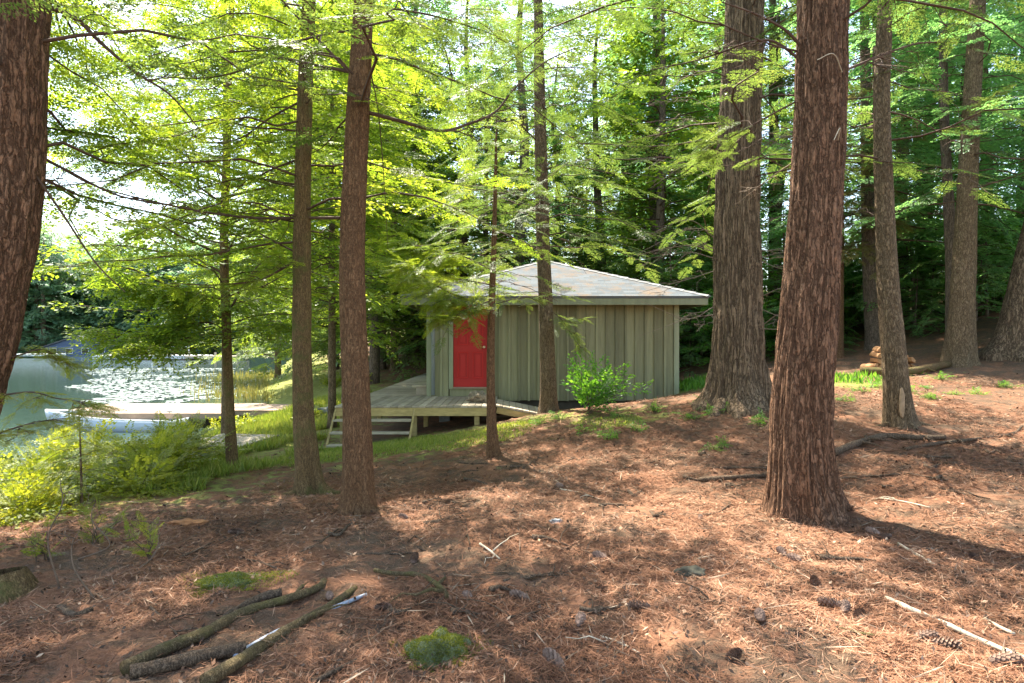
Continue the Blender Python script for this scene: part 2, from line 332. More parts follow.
# ------------------------------------------------------------------ foliage machinery
def rhombi(c, d, n, L, Wd, tint):
    s = np.cross(n, d); s /= np.linalg.norm(s, axis=1)[:, None]+1e-9
    a = c; b2 = c+d*(L*.45)[:, None]+s*(Wd*.5)[:, None]; e = c+d*L[:, None]; f = c+d*(L*.45)[:, None]-s*(Wd*.5)[:, None]
    v = np.stack([a, b2, e, f], 1).reshape(-1, 3); q = np.arange(len(v)).reshape(-1, 4)
    return v, q, np.repeat(tint, 4)
def unit(v): return v/(np.linalg.norm(v, axis=-1, keepdims=True)+1e-9)
def spray(rng, leaf, wid, twsp, lsp, width=.42):
    """a flat hemlock spray of unit length along +x: arrays of strips"""
    c, d = [], []; L = []
    for t in np.arange(.04, 1, twsp):
        for sd_ in (-1, 1):
            tl = width*(1-t)**.75*(.45+.55*min(1, t*4))*rng.uniform(.7, 1.1)+.03
            an = R(rng.uniform(48, 66))*sd_; td = np.array([math.cos(an), math.sin(an), rng.uniform(-.12, .12)])
            for u in np.arange(lsp*.6, tl, lsp):
                for s2 in (-1, 1):
                    if rng.random() < .12: continue
                    a2 = an+s2*R(rng.uniform(30, 55)); p = np.array([t, 0, 0])+td*u; p[2] -= .25*(p[0]**2*.4+p[1]**2)
                    c.append(p); d.append((math.cos(a2), math.sin(a2), rng.uniform(-.3, .1))); L.append(leaf*rng.uniform(.6, 1.15)*(1-.4*u/tl))
    c = np.array(c); d = unit(np.array(d)); L = np.array(L)
    n = unit(np.stack([rng.normal(0, .28, len(c)), rng.normal(0, .28, len(c)), np.ones(len(c))], -1))
    return dict(c=c, d=d, n=n, L=L, W=L*wid, t=rng.normal(0, .13, len(c)))
def leafspray(rng, leaf, nl=26):
    """a broadleaf twig of unit length"""
    c, d = [], []
    for i in range(nl):
        t = (i+.5)/nl; s_ = 1 if i % 2 else -1; r = rng.uniform(.03, .38)*(1.1-t)
        c.append((t, s_*r, -.15*t*t+rng.normal(0, .05))); a = s_*R(rng.uniform(10, 80)); d.append((math.cos(a), math.sin(a), rng.uniform(-.5, .1)))
    c = np.array(c); d = unit(np.array(d)); L = leaf*rng.uniform(.6, 1.2, nl)
    n = unit(np.stack([rng.normal(0, .4, nl), rng.normal(0, .4, nl), np.ones(nl)], -1))
    return dict(c=c, d=d, n=n, L=L, W=L*.62, t=rng.normal(0, .15, nl))
class Foliage:
    def __init__(s, temps): s.temps = temps; s.inst = []
    def add(s, p, f, up, size, tint): s.inst.append((p, f, up, size, tint, random.randrange(len(s.temps))))
    def arrays(s):
        V, Q, T = [], [], []; nv = 0
        for k, tp in enumerate(s.temps):
            ins = [i for i in s.inst if i[5] == k]
            if not ins: continue
            p = np.array([i[0] for i in ins]); f = unit(np.array([i[1] for i in ins])); up = np.array([i[2] for i in ins]); sz = np.array([i[3] for i in ins]); ti = np.array([i[4] for i in ins])
            sd_ = unit(np.cross(up, f)); up = np.cross(f, sd_); B = np.stack([f, sd_, up], 1)
            tr = lambda a: np.einsum('mk,ikj->imj', a, B)
            c = tr(tp['c'])*sz[:, None, None]+p[:, None]; d = tr(tp['d']); n = tr(tp['n'])
            k2 = len(tp['L']); L = (tp['L'][None]*sz[:, None]); Wd = tp['W'][None]*sz[:, None]
            v, q, t = rhombi(c.reshape(-1, 3), d.reshape(-1, 3), n.reshape(-1, 3), L.ravel(), Wd.ravel(), (tp['t'][None]+ti[:, None]).ravel())
            V.append(v); Q.append(q+nv); T.append(t); nv += len(v)
        return np.concatenate(V), np.concatenate(Q), np.clip(np.concatenate(T), 0, 1)
    def build(s, name, m, parent=None):
        v, q, t = s.arrays(); return mesh_obj(name, v, q, m, parent, False, t)
rr = np.random.default_rng(3)
T_NEAR = [spray(rr, .085, .42, .06, .048) for _ in range(4)]
T_MID = [spray(rr, .14, .48, .095, .075) for _ in range(4)]
T_FAR = [spray(rr, .15, .5, .11, .09, .5) for _ in range(4)]
T_LEAF = [leafspray(rr, .16, 30) for _ in range(4)]
T_LEAF_S = [leafspray(rr, .2, 30) for _ in range(4)]
def limb_path(p0, az, L, up, droop, rng, n=8, wig=.05):
    s = np.linspace(0, 1, n); dx, dy = math.cos(az), math.sin(az); w = np.cumsum(rng.normal(0, wig/n**.5, n)); w -= w[0]; w2 = np.cumsum(rng.normal(0, wig/n**.5, n)); w2 -= w2[0]
    return np.stack([p0[0]+L*(dx*s-dy*w), p0[1]+L*(dy*s+dx*w), p0[2]+L*(up*s-droop*s*s+w2*.6)], -1)
def clothe(path, fo, rng, bl, sp, base=.25, tint=.5, ang=(35, 65), tilt=.25):
    """boughs along a limb"""
    seg = np.linalg.norm(np.diff(path, axis=0), axis=1); cum = np.r_[0, np.cumsum(seg)]; Ltot = cum[-1]; s = base*Ltot; side = 1
    while s < Ltot:
        p = np.array([np.interp(s, cum, path[:, k]) for k in range(3)]); i = min(int(np.searchsorted(cum, s)), len(path)-1); i = max(i, 1)
        tg = unit(path[i]-path[i-1]); a = side*R(rng.uniform(*ang)); ca, sa = math.cos(a), math.sin(a)
        f = np.array([tg[0]*ca-tg[1]*sa, tg[0]*sa+tg[1]*ca, tg[2]*.5+rng.uniform(-.22, .1)])
        up = unit(np.array([rng.normal(0, tilt), rng.normal(0, tilt), 1.]))
        fo.add(p, f, up, bl*(1-.45*s/Ltot)*rng.uniform(.7, 1.2), tint+rng.normal(0, .1)); side = -side; s += sp*rng.uniform(.6, 1.4)
    fo.add(path[-1], unit(path[-1]-path[-2]), np.array([0, 0, 1.]), bl*.7, tint)
def crown(rng, fo, tb, base, h0, h1, Lmax, nb, bl, sp, axis=None, azr=None, prof=None, up=.15, droop=.35, tint=.5, bstart=.25, r0=.012, dead=0.):
    axis = axis or (lambda h: (base[0], base[1])); ga = rng.uniform(0, 6.28)
    for i in range(nb):
        u = (i+rng.random())/nb; h = h0+(h1-h0)*u; L = Lmax*(prof(u) if prof else (1-u)**.8+.12)*rng.uniform(.65, 1.1)
        az = ga+i*2.4+rng.normal(0, .3)
        if azr: az = rng.uniform(*azr)
        x, y = axis(h); path = limb_path((x, y, base[2]+h), az, L, up+rng.normal(0, .1), droop*rng.uniform(.6, 1.3), rng, 8, .12)
        tb.tube(path, np.linspace(r0*max(.6, L/2.), .003, len(path)), 4)
        if rng.random() > dead: clothe(path, fo, rng, bl, sp, bstart, tint+rng.normal(0, .06))
        else:
            for k in range(int(5+L*3)):
                s = rng.uniform(.2, .95); p = path[int(s*7)]; q = limb_path(p, az+rng.choice([-1, 1])*rng.uniform(.5, 1.1), L*.4*rng.uniform(.4, 1)*(1.1-s), .02, .2, rng, 5, .2); tb.tube(q, np.linspace(.005, .0015, 5), 3)
def trunk_obj(path, rads, m, parent, seg=48, ridge=.03, flare=.0, nfreq=9, step=.04, name='trunk', seed=0, origin=None, sink=.0):
    """path in world coords; ridged and flared"""
    pth = smooth_path(path, 10); cum = np.r_[0, np.cumsum(np.linalg.norm(np.diff(pth, axis=0), axis=1))]
    n = max(8, int(cum[-1]/step)); s = np.linspace(0, cum[-1], n)
    Pn = np.stack([np.interp(s, cum, pth[:, k]) for k in range(3)], -1)
    kn = cum[np.linspace(0, len(pth)-1, len(path)).astype(int)] if len(rads) == len(path) else np.linspace(0, cum[-1], len(rads)); rs = np.interp(s, kn, rads)
    _, T, U, V = frames(Pn); a = np.linspace(0, 2*pi, seg, endpoint=False); A, Sg = np.meshgrid(a, s)
    fl = flare*np.exp(-np.maximum(Sg-sink, 0)/.22)*(1+.55*np.cos(A*4+seed+.7*np.sin(A))+.3*np.cos(A*7+seed*2))
    wA = A+.12*vnoise(np.cos(A)*3+seed, np.sin(A)*3, Sg*2.2)
    rn = 1.3*(np.abs(vnoise(np.cos(wA)*nfreq*.8+20+seed, np.sin(wA)*nfreq*.8+20, Sg*1.3))*2)**.6-.6+.5*vnoise(np.cos(A)*nfreq*2.3+9, np.sin(A)*nfreq*2.3+seed, Sg*7)
    lump = vnoise(np.cos(A)*1.2+seed, np.sin(A)*1.2+7, Sg*1.1)
    rad = rs[:, None]*(1+fl+ridge*rn*2+.09*lump)
    v = Pn[:, None]+rad[..., None]*(np.cos(A)[..., None]*U[:, None]+np.sin(A)[..., None]*V[:, None])
    i = np.arange(n-1)[:, None]*seg; j = np.arange(seg)[None]; j2 = (j+1) % seg
    f = np.stack([i+j, i+j2, i+seg+j2, i+seg+j], -1).reshape(-1, 4)
    o3 = np.array(origin if origin is not None else (0, 0, 0)); 
    return mesh_obj(name, v.reshape(-1, 3)-o3, f, m, parent, True)
class Tree:
    """local frame at the trunk's foot; pixel-measured axis turned into metres"""
    def __init__(s, name, label, axis_pts, rads, m, group=None, seg=40, ridge=.03, flare=.4, nfreq=7, seed=0, step=.04, cat='tree'):
        s.base = np.array(axis_pts[0], float); g = hz(s.base[0], s.base[1]); s.base[2] = g-.06
        s.root = empty(name, tuple(s.base), 0, label, cat, group)
        sk_ = min(.4, rads[0]*1.3); pts = [s.base-np.array([0, 0, sk_])]+[np.array(p, float) for p in axis_pts[1:]]; s.pts = np.array(pts); s.rads = rads
        s.trunk = trunk_obj(pts, rads, m, s.root, seg, ridge, flare, nfreq, step, seed=seed, origin=s.base, sink=sk_)
    def axis(s, h):   # local xy at local height h
        z = s.pts[:, 2]-s.base[2]; return (np.interp(h, z, s.pts[:, 0])-s.base[0], np.interp(h, z, s.pts[:, 1])-s.base[1])
    def loc(s, p): return np.array(p)-s.base
    def crown(s, rng, temps, mf, h0, h1, Lmax, nb, bl, sp, **kw):
        fo = Foliage(temps); tb = TB(); crown(rng, fo, tb, (0, 0, 0), h0, h1, Lmax, nb, bl, sp, axis=s.axis, **kw)
        tb.build('branches', M['limb'], s.root)
        if fo.inst: fo.build('foliage', mf, s.root)
    def limb(s, pts, r0, r1, n=7, m=None, kids=0, rng=None, temps=None, mf=None, bl=.5, sp=.22, tint=.55, base=.35, fob=None, kid_len=.45):
        pth = smooth_path([s.loc(p) for p in pts], 6); tb = TB(); tb.tube(pth, np.linspace(r0, r1, len(pth)), n)
        rng = rng or np.random.default_rng(len(pts)*7+int(abs(pts[0][0])*100))
        Lt = np.linalg.norm(np.diff(pth, axis=0), axis=1).sum(); fo = Foliage(temps) if temps else None
        for k in range(kids):
            i = int(rng.uniform(.15, .97)*(len(pth)-1)); tg = unit(pth[min(i+1, len(pth)-1)]-pth[max(i-1, 0)]); az = math.atan2(tg[1], tg[0])+rng.choice([-1, 1])*rng.uniform(.4, 1.1)
            q = limb_path(pth[i], az, Lt*kid_len*rng.uniform(.4, 1)*(1.15-i/len(pth)), rng.uniform(-.25, .3), rng.uniform(.0, .5), rng, 7, .25)
            tb.tube(q, np.linspace(max(r1, r0*.35), .002, 7), 4)
            for k2 in range(3):
                i2 = rng.integers(1, 6); q2 = limb_path(q[i2], az+rng.choice([-1, 1])*rng.uniform(.4, 1.), Lt*kid_len*.35*rng.uniform(.4, 1), rng.uniform(-.3, .2), rng.uniform(0, .4), rng, 5, .25); tb.tube(q2, np.linspace(.004, .0015, 5), 3)
                if fo: clothe(q2, fo, rng, bl*.7, sp, .3, tint)
            if fo: clothe(q, fo, rng, bl, sp, base, tint)
        if fo: clothe(pth, fo, rng, bl, sp, base, tint)
        lb = tb.build('limb', m or M['limb'], s.root)
        if fo and fo.inst: fo.build('foliage', mf, lb)
        return lb
def leaned(base_px, base_y, Y, pts, top=None):
    """axis from the foot upwards: pts = (px, py) at the same distance"""
    out = [P(base_px, base_y, Y)]+[P(a, b_, Y) for a, b_ in pts]
    if top: d = out[-1]-out[-2]; out.append(out[-1]+d/abs(d[2])*top)
    return out

# ------------------------------------------------------------------ shed
SX0, SX1, SY0, SY1 = -1.96, 3.86, 14.6, 20.4; WZ0, WZ1 = .22, 2.56
shed = empty('shed', (0, 0, 0), 0, 'sage green board shed with a red door and low pyramid roof', 'shed')
w = MB(); DX0, DX1, DZ0, DZ1 = -1.37, -.57, .54, 2.5
def wall_boards(w, a0, a1, place, gap=None):
    x = a0
    while x < a1-.01:
        for lo, hi, pr in ((x, min(x+.2255, a1), 0.), (x+.2255-.03, min(x+.2255+.024, a1), .036)):
            z0 = WZ0+random.uniform(-.01, .01)
            for s0, s1 in ([(lo, hi)] if not gap else [(max(lo, q0), min(hi, q1)) for q0, q1 in ((a0, gap[0]-.09), (gap[1]+.09, a1))]):
                if s1-s0 > .012: place(s0+.001, s1-.001, pr, z0)
        x += .2265
wall_boards(w, SX0+.09, SX1-.09, lambda a, b_, pr, z0: w.box(a, b_, SY0-pr, SY0+(.06 if not pr else -.001), z0, WZ1), (DX0-.02, DX1+.02))
w.box(DX0-.088, DX1+.088, SY0-.002, SY0+.058, WZ0, DZ0-.04, t=.6)
w.build('front_wall', M['siding'], shed, .004)
for nm, X, sg in (('side_wall', SX0, -1), ('side_wall', SX1, 1)):
    w = MB(); wall_boards(w, SY0+.08, SY1-.08, lambda a, b_, pr, z0: w.box(min(X+sg*.001 if pr else X-sg*.06, X+sg*pr), max(X+sg*.001 if pr else X-sg*.06, X+sg*pr), a, b_, z0, WZ1)); w.build(nm, M['siding'], shed, .004)
w = MB(); wall_boards(w, SX0+.09, SX1-.09, lambda a, b_, pr, z0: w.box(a, b_, SY1-(.06 if not pr else -.001), SY1+pr, z0, WZ1)); w.build('back_wall', M['siding'], shed, .004)
for x, y in ((SX0, SY0), (SX1, SY0), (SX0, SY1), (SX1, SY1)):
    w = MB(); w.box(x-.03 if x < 0 else x-.088, x+.088 if x < 0 else x+.03, y-.034 if y < 16 else y-.078, y+.078 if y < 16 else y+.034, WZ0-.01, WZ1, t=.75); w.build('corner_board', M['trim'], shed, .004)
d = MB(); d.box(DX0+.0, DX1-.0, SY0-.0+.02, SY0+.055, DZ0, DZ1, t=.5)
for (a, b_, c0, c1) in ((.1, .35, .2, .82), (.45, .7, .2, .82), (.1, .35, .98, 1.55), (.45, .7, .98, 1.55), (.1, .35, 1.68, 1.88), (.45, .7, 1.68, 1.88)):
    x0, x1, z0, z1 = DX0+a, DX0+b_, DZ0+c0, DZ0+c1; e = .022
    for q in ((x0, x1, z0, z0+e), (x0, x1, z1-e, z1), (x0, x0+e, z0+e, z1-e), (x1-e, x1, z0+e, z1-e)): d.box(q[0], q[1], SY0-.006, SY0+.019, q[2], q[3], t=1)
    d.box(x0+.06, x1-.06, SY0+.004, SY0+.019, z0+.06, z1-.06, t=.6)
door = d.build('door', M['red'], shed, .003)
kb = MB(); kb.tube([(DX1-.08, SY0+.016, DZ0+.93), (DX1-.08, SY0-.03, DZ0+.93)], [.03, .014], 12); kb.tube([(DX1-.08, SY0-.031, DZ0+.93), (DX1-.08, SY0-.045, DZ0+.93), (DX1-.08, SY0-.07, DZ0+.93), (DX1-.08, SY0-.08, DZ0+.93)], [.016, .034, .032, .01], 12)
kb.build('knob', M['knob'], door, smooth=True)
f_ = MB(); f_.box(DX0-.1, DX0-.003, SY0-.05, SY0+.05, DZ0-.04, DZ1+.0, t=.8); f_.box(DX1+.003, DX1+.1, SY0-.05, SY0+.05, DZ0-.04, DZ1, t=.8); f_.build('door_frame', M['trim'], shed, .004)
f_ = MB(); f_.box(DX0, DX1, SY0-.07, SY0+.012, DZ0-.035, DZ0-.002, t=1); f_.build('threshold', M['dockwood'], shed, .004)
# roof
ex0, ex1, ey0, ey1 = SX0-.55, SX1+.55, SY0-.6, SY1+.6; ez = 2.62; ap = ((SX0+SX1)/2, (SY0+SY1)/2, 3.86)
rf = MB(); cs = [(ex0, ey0), (ex1, ey0), (ex1, ey1), (ex0, ey1)]
v = [(*c, ez) for c in cs]+[ap]+[(*c, ez-.05) for c in cs]
rf.add(v, [(0, 1, 4), (1, 2, 4), (2, 3, 4), (3, 0, 4), (5, 8, 7, 6), (0, 5, 6, 1), (1, 6, 7, 2), (2, 7, 8, 3), (3, 8, 5, 0)])
roof = rf.build('roof', M['shingle'], shed)
hp = MB()
for c in cs:
    a_ = Vector((*c, ez+.008)); b_ = Vector(ap)+Vector((0, 0, .012)); nseg = 16
    for i in range(nseg):
        p = a_.lerp(b_, i/nseg); q = a_.lerp(b_, (i+1.1)/nseg); dirv = (q-p).normalized(); sdv = Vector((-dirv.y, dirv.x, 0)).normalized()*.11; dn = Vector((0, 0, -.028))
        lift = Vector((0, 0, .006)); hp.add([p-sdv+dn+lift, p+lift+Vector((0, 0, .012)), p+sdv+dn+lift, q-sdv+dn, q, q+sdv+dn], [(0, 1, 4, 3), (1, 2, 5, 4), (0, 2, 1)], random.random())
hp.build('ridge_cap', simple('ridge_shingles', (.2, .2, .2), .9, .3, 9, .2), roof)
fa = MB(); e = .03
fa.box(ex0+.02, ex1-.02, ey0+.01, ey0+.01+e, ez-.2, ez-.052, t=.3); fa.box(ex0+.02, ex1-.02, ey1-.01-e, ey1-.01, ez-.2, ez-.052, t=.3)
fa.box(ex0+.02, ex0+.02+e, ey0+.045, ey1-.045, ez-.2, ez-.052, t=.3); fa.box(ex1-.02-e, ex1-.02, ey0+.045, ey1-.045, ez-.2, ez-.052, t=.3)
fa.build('fascia', M['trim'], roof, .004)
sf = MB(); sf.box(ex0+.055, ex1-.055, ey0+.045, SY0-.04, ez-.1, ez-.07); sf.box(ex0+.055, SX0-.035, SY0-.035, ey1-.05, ez-.1, ez-.07); sf.box(SX1+.035, ex1-.055, SY0-.035, ey1-.05, ez-.1, ez-.07); sf.build('soffit', M['trim'], roof)
dp = MB(); dp.tube([(SX0+.13, SY0-.075, .36), (SX0+.13, SY0-.075, 2.2), (SX0+.13, SY0-.2, 2.4), (SX0+.13, ey0+.12, 2.52)], .04, 10); dp.build('downspout', M['metal'], shed, smooth=True)
sk = MB(); sk.box(SX0+.15, SX1-.15, SY0+.1, SY0+.25, -.1, WZ0-.002); sk.build('floor_beam', M['dark'], shed)
for x in (-1.6, .1, 1.8, 3.5):
    for y in (14.8, 20.1): q = MB(); q.box(x-.12, x+.12, y-.12+.12, y+.12+.12, -.6, WZ0-.06); q.build('pier', M['greystone'], shed)
# ------------------------------------------------------------------ deck with stairs and ramp
DT = .327; deck = empty('deck', (0, 0, 0), 0, 'weathered grey timber deck with steps wrapping the shed corner', 'deck')
b1 = MB(); x = -3.5
while x < -.34:
    b1.box(x, x+.13, 12.35, 14.55 if x > -2.1 else 14.7, DT-.035+random.uniform(-.003, .003), DT+random.uniform(-.002, .002)); x += .138
b1.build('front_boards', M['deckwood'], deck, .004)
b2 = MB(); y = 14.71
while y < 25.4: b2.box(-3.5, -2.02, y, y+.13, DT-.035, DT+random.uniform(-.002, .002)); y += .138
b2.build('side_boards', M['deckwood'], deck, .004)
j = MB(); j.box(-3.5, -.36, 12.37, 12.41, DT-.2, DT-.037, t=.9); j.build('rim_joist', M['deckside'], deck, .004)
j = MB(); j.box(-3.49, -3.45, 12.42, 25.3, DT-.2, DT-.037, t=.5); j.build('rim_joist', M['deckside'], deck, .004)
for x in (-2.9, -2.3, -1.7, -1.1, -.5): j = MB(); j.box(x-.02, x+.02, 12.42, 14.5, DT-.19, DT-.039, t=.3); j.build('joist', M['deckside'], deck)
for x, y in ((-3.38, 12.52), (-1.95, 12.52), (-.7, 12.52), (-3.38, 16), (-3.38, 19.5), (-3.38, 23), (-1.95, 14.2)):
    g0 = hz(x, y); j = MB(); j.box(x-.05, x+.05, y-.05, y+.05, g0-.1, DT-.04); j.build('post', M['deckside'], deck, .005)
rp = MB(); x = -.32
while x < .62:
    rp.box(x+.32, x+.45, 0, 1.3, -.04, random.uniform(-.003, .003), Matrix.Translation((-.32, 12.6, DT)) @ Matrix.Rotation(math.atan(.2), 4, 'Y')); x += .138
ramp_o = rp.build('ramp', M['deckwood'], deck, .004)
rs = MB(); Mr = Matrix.Translation((-.3, 12.58, DT-.05)) @ Matrix.Rotation(math.atan(.2), 4, 'Y'); rs.box(0, .98, 0, .04, -.12, .0, Mr, .6); rs.build('ramp_joist', M['deckside'], ramp_o, .004)
st = empty('steps', (0, 0, 0)); st.parent = deck
for x in (-3.47, -1.92):
    s_ = MB(); a_ = Vector((x, 12.33, DT-.06)); zb = hz(x, 11.68); b_ = Vector((x, 11.66, zb-.03)); n_ = Vector((0, .07, .05))
    v = [a_+n_*.9, a_-n_*.9, b_-n_*.9, b_+n_*.9]; s_.add([p+Vector((dx, 0, 0)) for dx in (-.02, .02) for p in v], [(0, 1, 2, 3), (7, 6, 5, 4), (0, 4, 5, 1), (1, 5, 6, 2), (2, 6, 7, 3), (3, 7, 4, 0)]); s_.build('stringer', M['deckside'], st, .004)
for k, (y, z) in enumerate(((12.14, .09), (11.92, -.12), (11.7, -.33))):
    s_ = MB(); s_.box(-3.445, -1.945, y-.11, y+.1, z-.035, z, t=.5+.1*k); s_.build('tread', M['deckwood'], st, .005)
s_ = MB(); s_.box(-2.28, -2.02, 14.85, 15.75, DT+.005, DT+.2); s_.box(-2.36, -2.03, 14.8, 15.8, DT+.201, DT+.24)
tag(s_.build('box_step', M['deckwood'], None, .005), 'low grey box step on the deck beside the shed corner', 'step')
# rocks
def rock(name, c, r, m, label, cat='stone', parent=None, seed=0, sub=4, rough=.35, fr=2.2):
    import bmesh
    bm = bmesh.new(); bmesh.ops.create_icosphere(bm, subdivisions=sub, radius=1); me = bpy.data.meshes.new(name)
    bm.to_mesh(me); bm.free(); n = len(me.vertices); a = np.zeros(n*3); me.vertices.foreach_get('co', a); a = a.reshape(-1, 3)
    k = 1+rough*vnoise(a[:, 0]*fr+seed, a[:, 1]*fr+9, a[:, 2]*fr+4)*2+rough*.5*vnoise(a[:, 0]*fr*3+seed, a[:, 1]*fr*3, a[:, 2]*fr*3)
    a = a*k[:, None]*np.array(r)[None]; me.vertices.foreach_set('co', a.ravel()); me.polygons.foreach_set('use_smooth', np.ones(len(me.polygons), dtype=bool)); me.materials.append(m); me.update()
    o = bpy.data.objects.new(name, me); col.objects.link(o); o.location = c
    if label: tag(o, label, cat)
    if parent: o.parent = parent
    return o
rock('stone', (-.7, 13.1, DT+.1), (.2, .16, .13), M['stone'], 'lumpy brown mottled stone lying on the deck edge', seed=3, rough=.5, fr=3)
for k, (x, y, r_, lb) in enumerate(((-5.1, 17.6, .3, 'grey boulder in the grass left of the deck'), (-5.9, 18.4, .22, 'small grey boulder by the shore path'), (-4.7, 18.9, .2, 'rounded grey stone behind the boulder beside the deck'))):
    rock('boulder', (x, y, hz(x, y)+r_*.3), (r_, r_*.8, r_*.6), M['greystone'], lb, 'boulder', seed=k*5)

# ------------------------------------------------------------------ dock, boat, shore platform
def planks(mb, x0, x1, y0, y1, z, wd=.14, along='x', th=.035, Mx=None):
    a = x0
    while a < x1-.02: mb.box(a, min(a+wd-.008, x1), y0, y1, z-th, z+random.uniform(-.002, .002), Mx); a += wd
dk = empty('floating_dock', (-11.0, 19.9, 0), 0, 'pale timber dock lying on the lake beside the small boat', 'dock')
q = MB(); planks(q, -2.55, 2.6, -1.55, 1.35, -.5, .14); q.build('deck_boards', M['dockwood'], dk, .003)
q = MB(); q.box(-2.55, 2.6, -1.6, -1.552, -.66, -.5, t=.6); q.box(-2.55, 2.6, 1.352, 1.4, -.66, -.5); q.box(-2.6, -2.552, -1.6, 1.4, -.66, -.5); q.box(2.602, 2.65, -1.6, 1.4, -.66, -.5); q.build('edge_board', M['dockwood'], dk, .004)
for x in (-2, 0, 2): q = MB(); q.tube([(x, -1.2, -.8), (x, 1.1, -.8)], .16, 12); q.build('float', M['dark'], dk)
for x in (-1.4, .9): q = MB(); q.tube([(x-.08, -1.45, -.46), (x+.08, -1.45, -.46)], .018, 6); q.tube([(x, -1.45, -.499), (x, -1.45, -.46)], .02, 6); q.build('cleat', M['metal'], dk)
gw = empty('gangway', (0, 0, 0), 0, 'short boarded gangway joining the dock to the grassy shore', 'gangway')
q = MB(); planks(q, -8.32, -6.6, 18.75, 20.6, -.46, .14); q.build('gangway_boards', M['dockwood'], gw, .003)
for y in (18.78, 20.53): q = MB(); q.box(-8.32, -6.6, y, y+.04, -.62, -.5); q.build('side_beam', M['dockwood'], gw)
pl = empty('shore_platform', (-5.75, 12.6, 0), R(-8), 'small grey board platform half sunk in shore grass', 'platform')
q = MB(); gz = hz(-5.75, 12.6); planks(q, -.55, .75, -.75, .75, gz+.14, .14); q.build('platform_boards', M['deckwood'], pl, .003)
for y in (-.7, .6): q = MB(); q.box(-.5, .7, y, y+.08, gz-.1, gz+.1); q.build('bearer', M['deckside'], pl)
# boat: hull lofted from stations
bt = empty('rowing_boat', (-11.35, 18.0, -1.13), R(-3), 'pale blue open rowing boat moored along the dock', 'boat')
nx, na = 28, 13; HV = []
for i in range(nx):
    s = i/(nx-1); x = -2.0+3.9*s; bw = .68*(1-(1-min(s*1.6, 1))**2.2)*(1-.12*s)+.012; dpth = .5*(1-.5*(1-min(s*2.5, 1))**2); sh = .52+.22*(1-s)**2
    for k in range(na):
        a = pi*k/(na-1); yy = bw*math.copysign(abs(math.cos(a))**.7, math.cos(a)); zz = sh-dpth*(math.sin(a)**.6)
        HV.append((x-(.25*(zz-.2) if s < .1 else 0)*(1-s*10 if s < .1 else 0), yy, zz))
HF = [(i*na+k, i*na+k+1, (i+1)*na+k+1, (i+1)*na+k) for i in range(nx-1) for k in range(na-1)]+[tuple((nx-1)*na+k for k in range(na))]
h_ = mesh_obj('hull', np.array(HV), HF, M['boat'], bt, True); so_ = h_.modifiers.new('solid', 'SOLIDIFY'); so_.thickness = .03
q = MB()
for kk in (0, na-1): q.tube([Vector(HV[i*na+kk])+Vector((0, 0, .01)) for i in range(nx)], .025, 6)
q.build('gunwale', M['white'], bt, smooth=True)
for x, bw_ in ((-.7, .56), (.3, .6), (1.35, .56)): q = MB(); q.box(x-.13, x+.13, -bw_, bw_, .34, .38); q.build('thwart', M['white'], bt, .005)
# far side of the lake: float, boathouses, jetty
q = empty('swim_platform', (-50.5, 87, WL), 0, 'long white floating platform with posts far out on the lake', 'platform')
a = MB(); a.box(-6.5, 8, -2, 2, .1, .62); a.build('platform_body', M['white'], q, .03)
for x in (-1, 1.5, 4, 6.5): a = MB(); a.tube([(x, -1.8, .6), (x, -1.8, 1.9)], .07, 6); a.build('post', M['white'], q)
a = MB(); a.tube([(-1, -1.8, 1.8), (6.5, -1.8, 1.8)], .05, 6); a.build('rail', M['white'], q)
a = MB(); th = np.linspace(0, 2*pi, 25); a.tube([(4.+.5*math.cos(x), -1.95, 2.6+.5*math.sin(x)) for x in th], .14, 8, cap=False); a.build('life_ring', M['white'], q, smooth=True)
a = MB(); a.tube([(4, -1.9, .6), (4, -1.9, 3.1)], .05, 6); a.build('ring_post', M['white'], q)
def house(x, y, wdt, dep, hgt, wm, label, rz=0, rw=3):
    h = empty('boathouse', (x, y, max(hz(x, y), WL)+.2), rz, label, 'boathouse')
    a = MB(); a.box(-wdt/2, wdt/2, -dep/2, dep/2, -1.5, hgt); a.add([(-wdt/2, -dep/2, hgt), (wdt/2, -dep/2, hgt), (0, -dep/2, hgt+wdt*.16)], [(0, 1, 2)]); a.build('walls', wm, h)
    a = MB(); zr = hgt+wdt*.16+.1
    for s_ in (-1, 1): a.add([(0, -dep/2-.4, zr), (0, dep/2+.4, zr), (s_*(wdt/2+.4), dep/2+.4, hgt-.1), (s_*(wdt/2+.4), -dep/2-.4, hgt-.1), (0, -dep/2-.4, zr-.15), (0, dep/2+.4, zr-.15), (s_*(wdt/2+.4), dep/2+.4, hgt-.25), (s_*(wdt/2+.4), -dep/2-.4, hgt-.25)], [(0, 1, 2, 3), (4, 7, 6, 5), (0, 3, 7, 4), (1, 5, 6, 2), (2, 6, 7, 3)])
    a.build('roof', M['rooffar'], h)
    for k in range(rw):
        xx = -wdt/2+wdt*(k+.5)/rw; a = MB(); a.box(xx-.55, xx+.55, -dep/2-.05, -dep/2+.02, .3, 1.1); wn = a.build('window', M['dark'], h); a = MB()
        for u in ((xx-.62, xx-.55, .23, 1.17), (xx+.55, xx+.62, .23, 1.17), (xx-.55, xx+.55, .23, .3), (xx-.55, xx+.55, 1.1, 1.17)): a.box(u[0], u[1], -dep/2-.08, -dep/2+.02, u[2], u[3])
        a.build('frame', M['white'], wn)
house(-75, 112, 11, 8, 1.5, M['bluepaint'], 'blue clad boathouse low on the far shore', rw=4)
house(-61, 113, 7, 6, 1.4, M['redpaint'], 'faded red boathouse beside the blue one on the far shore')
a = MB(); a.box(-86, -70.5, 96, 99, WL+.25, WL+.6); tag(a.build('jetty', M['white'], None, .03), 'pale low jetty at the far left shore', 'jetty')
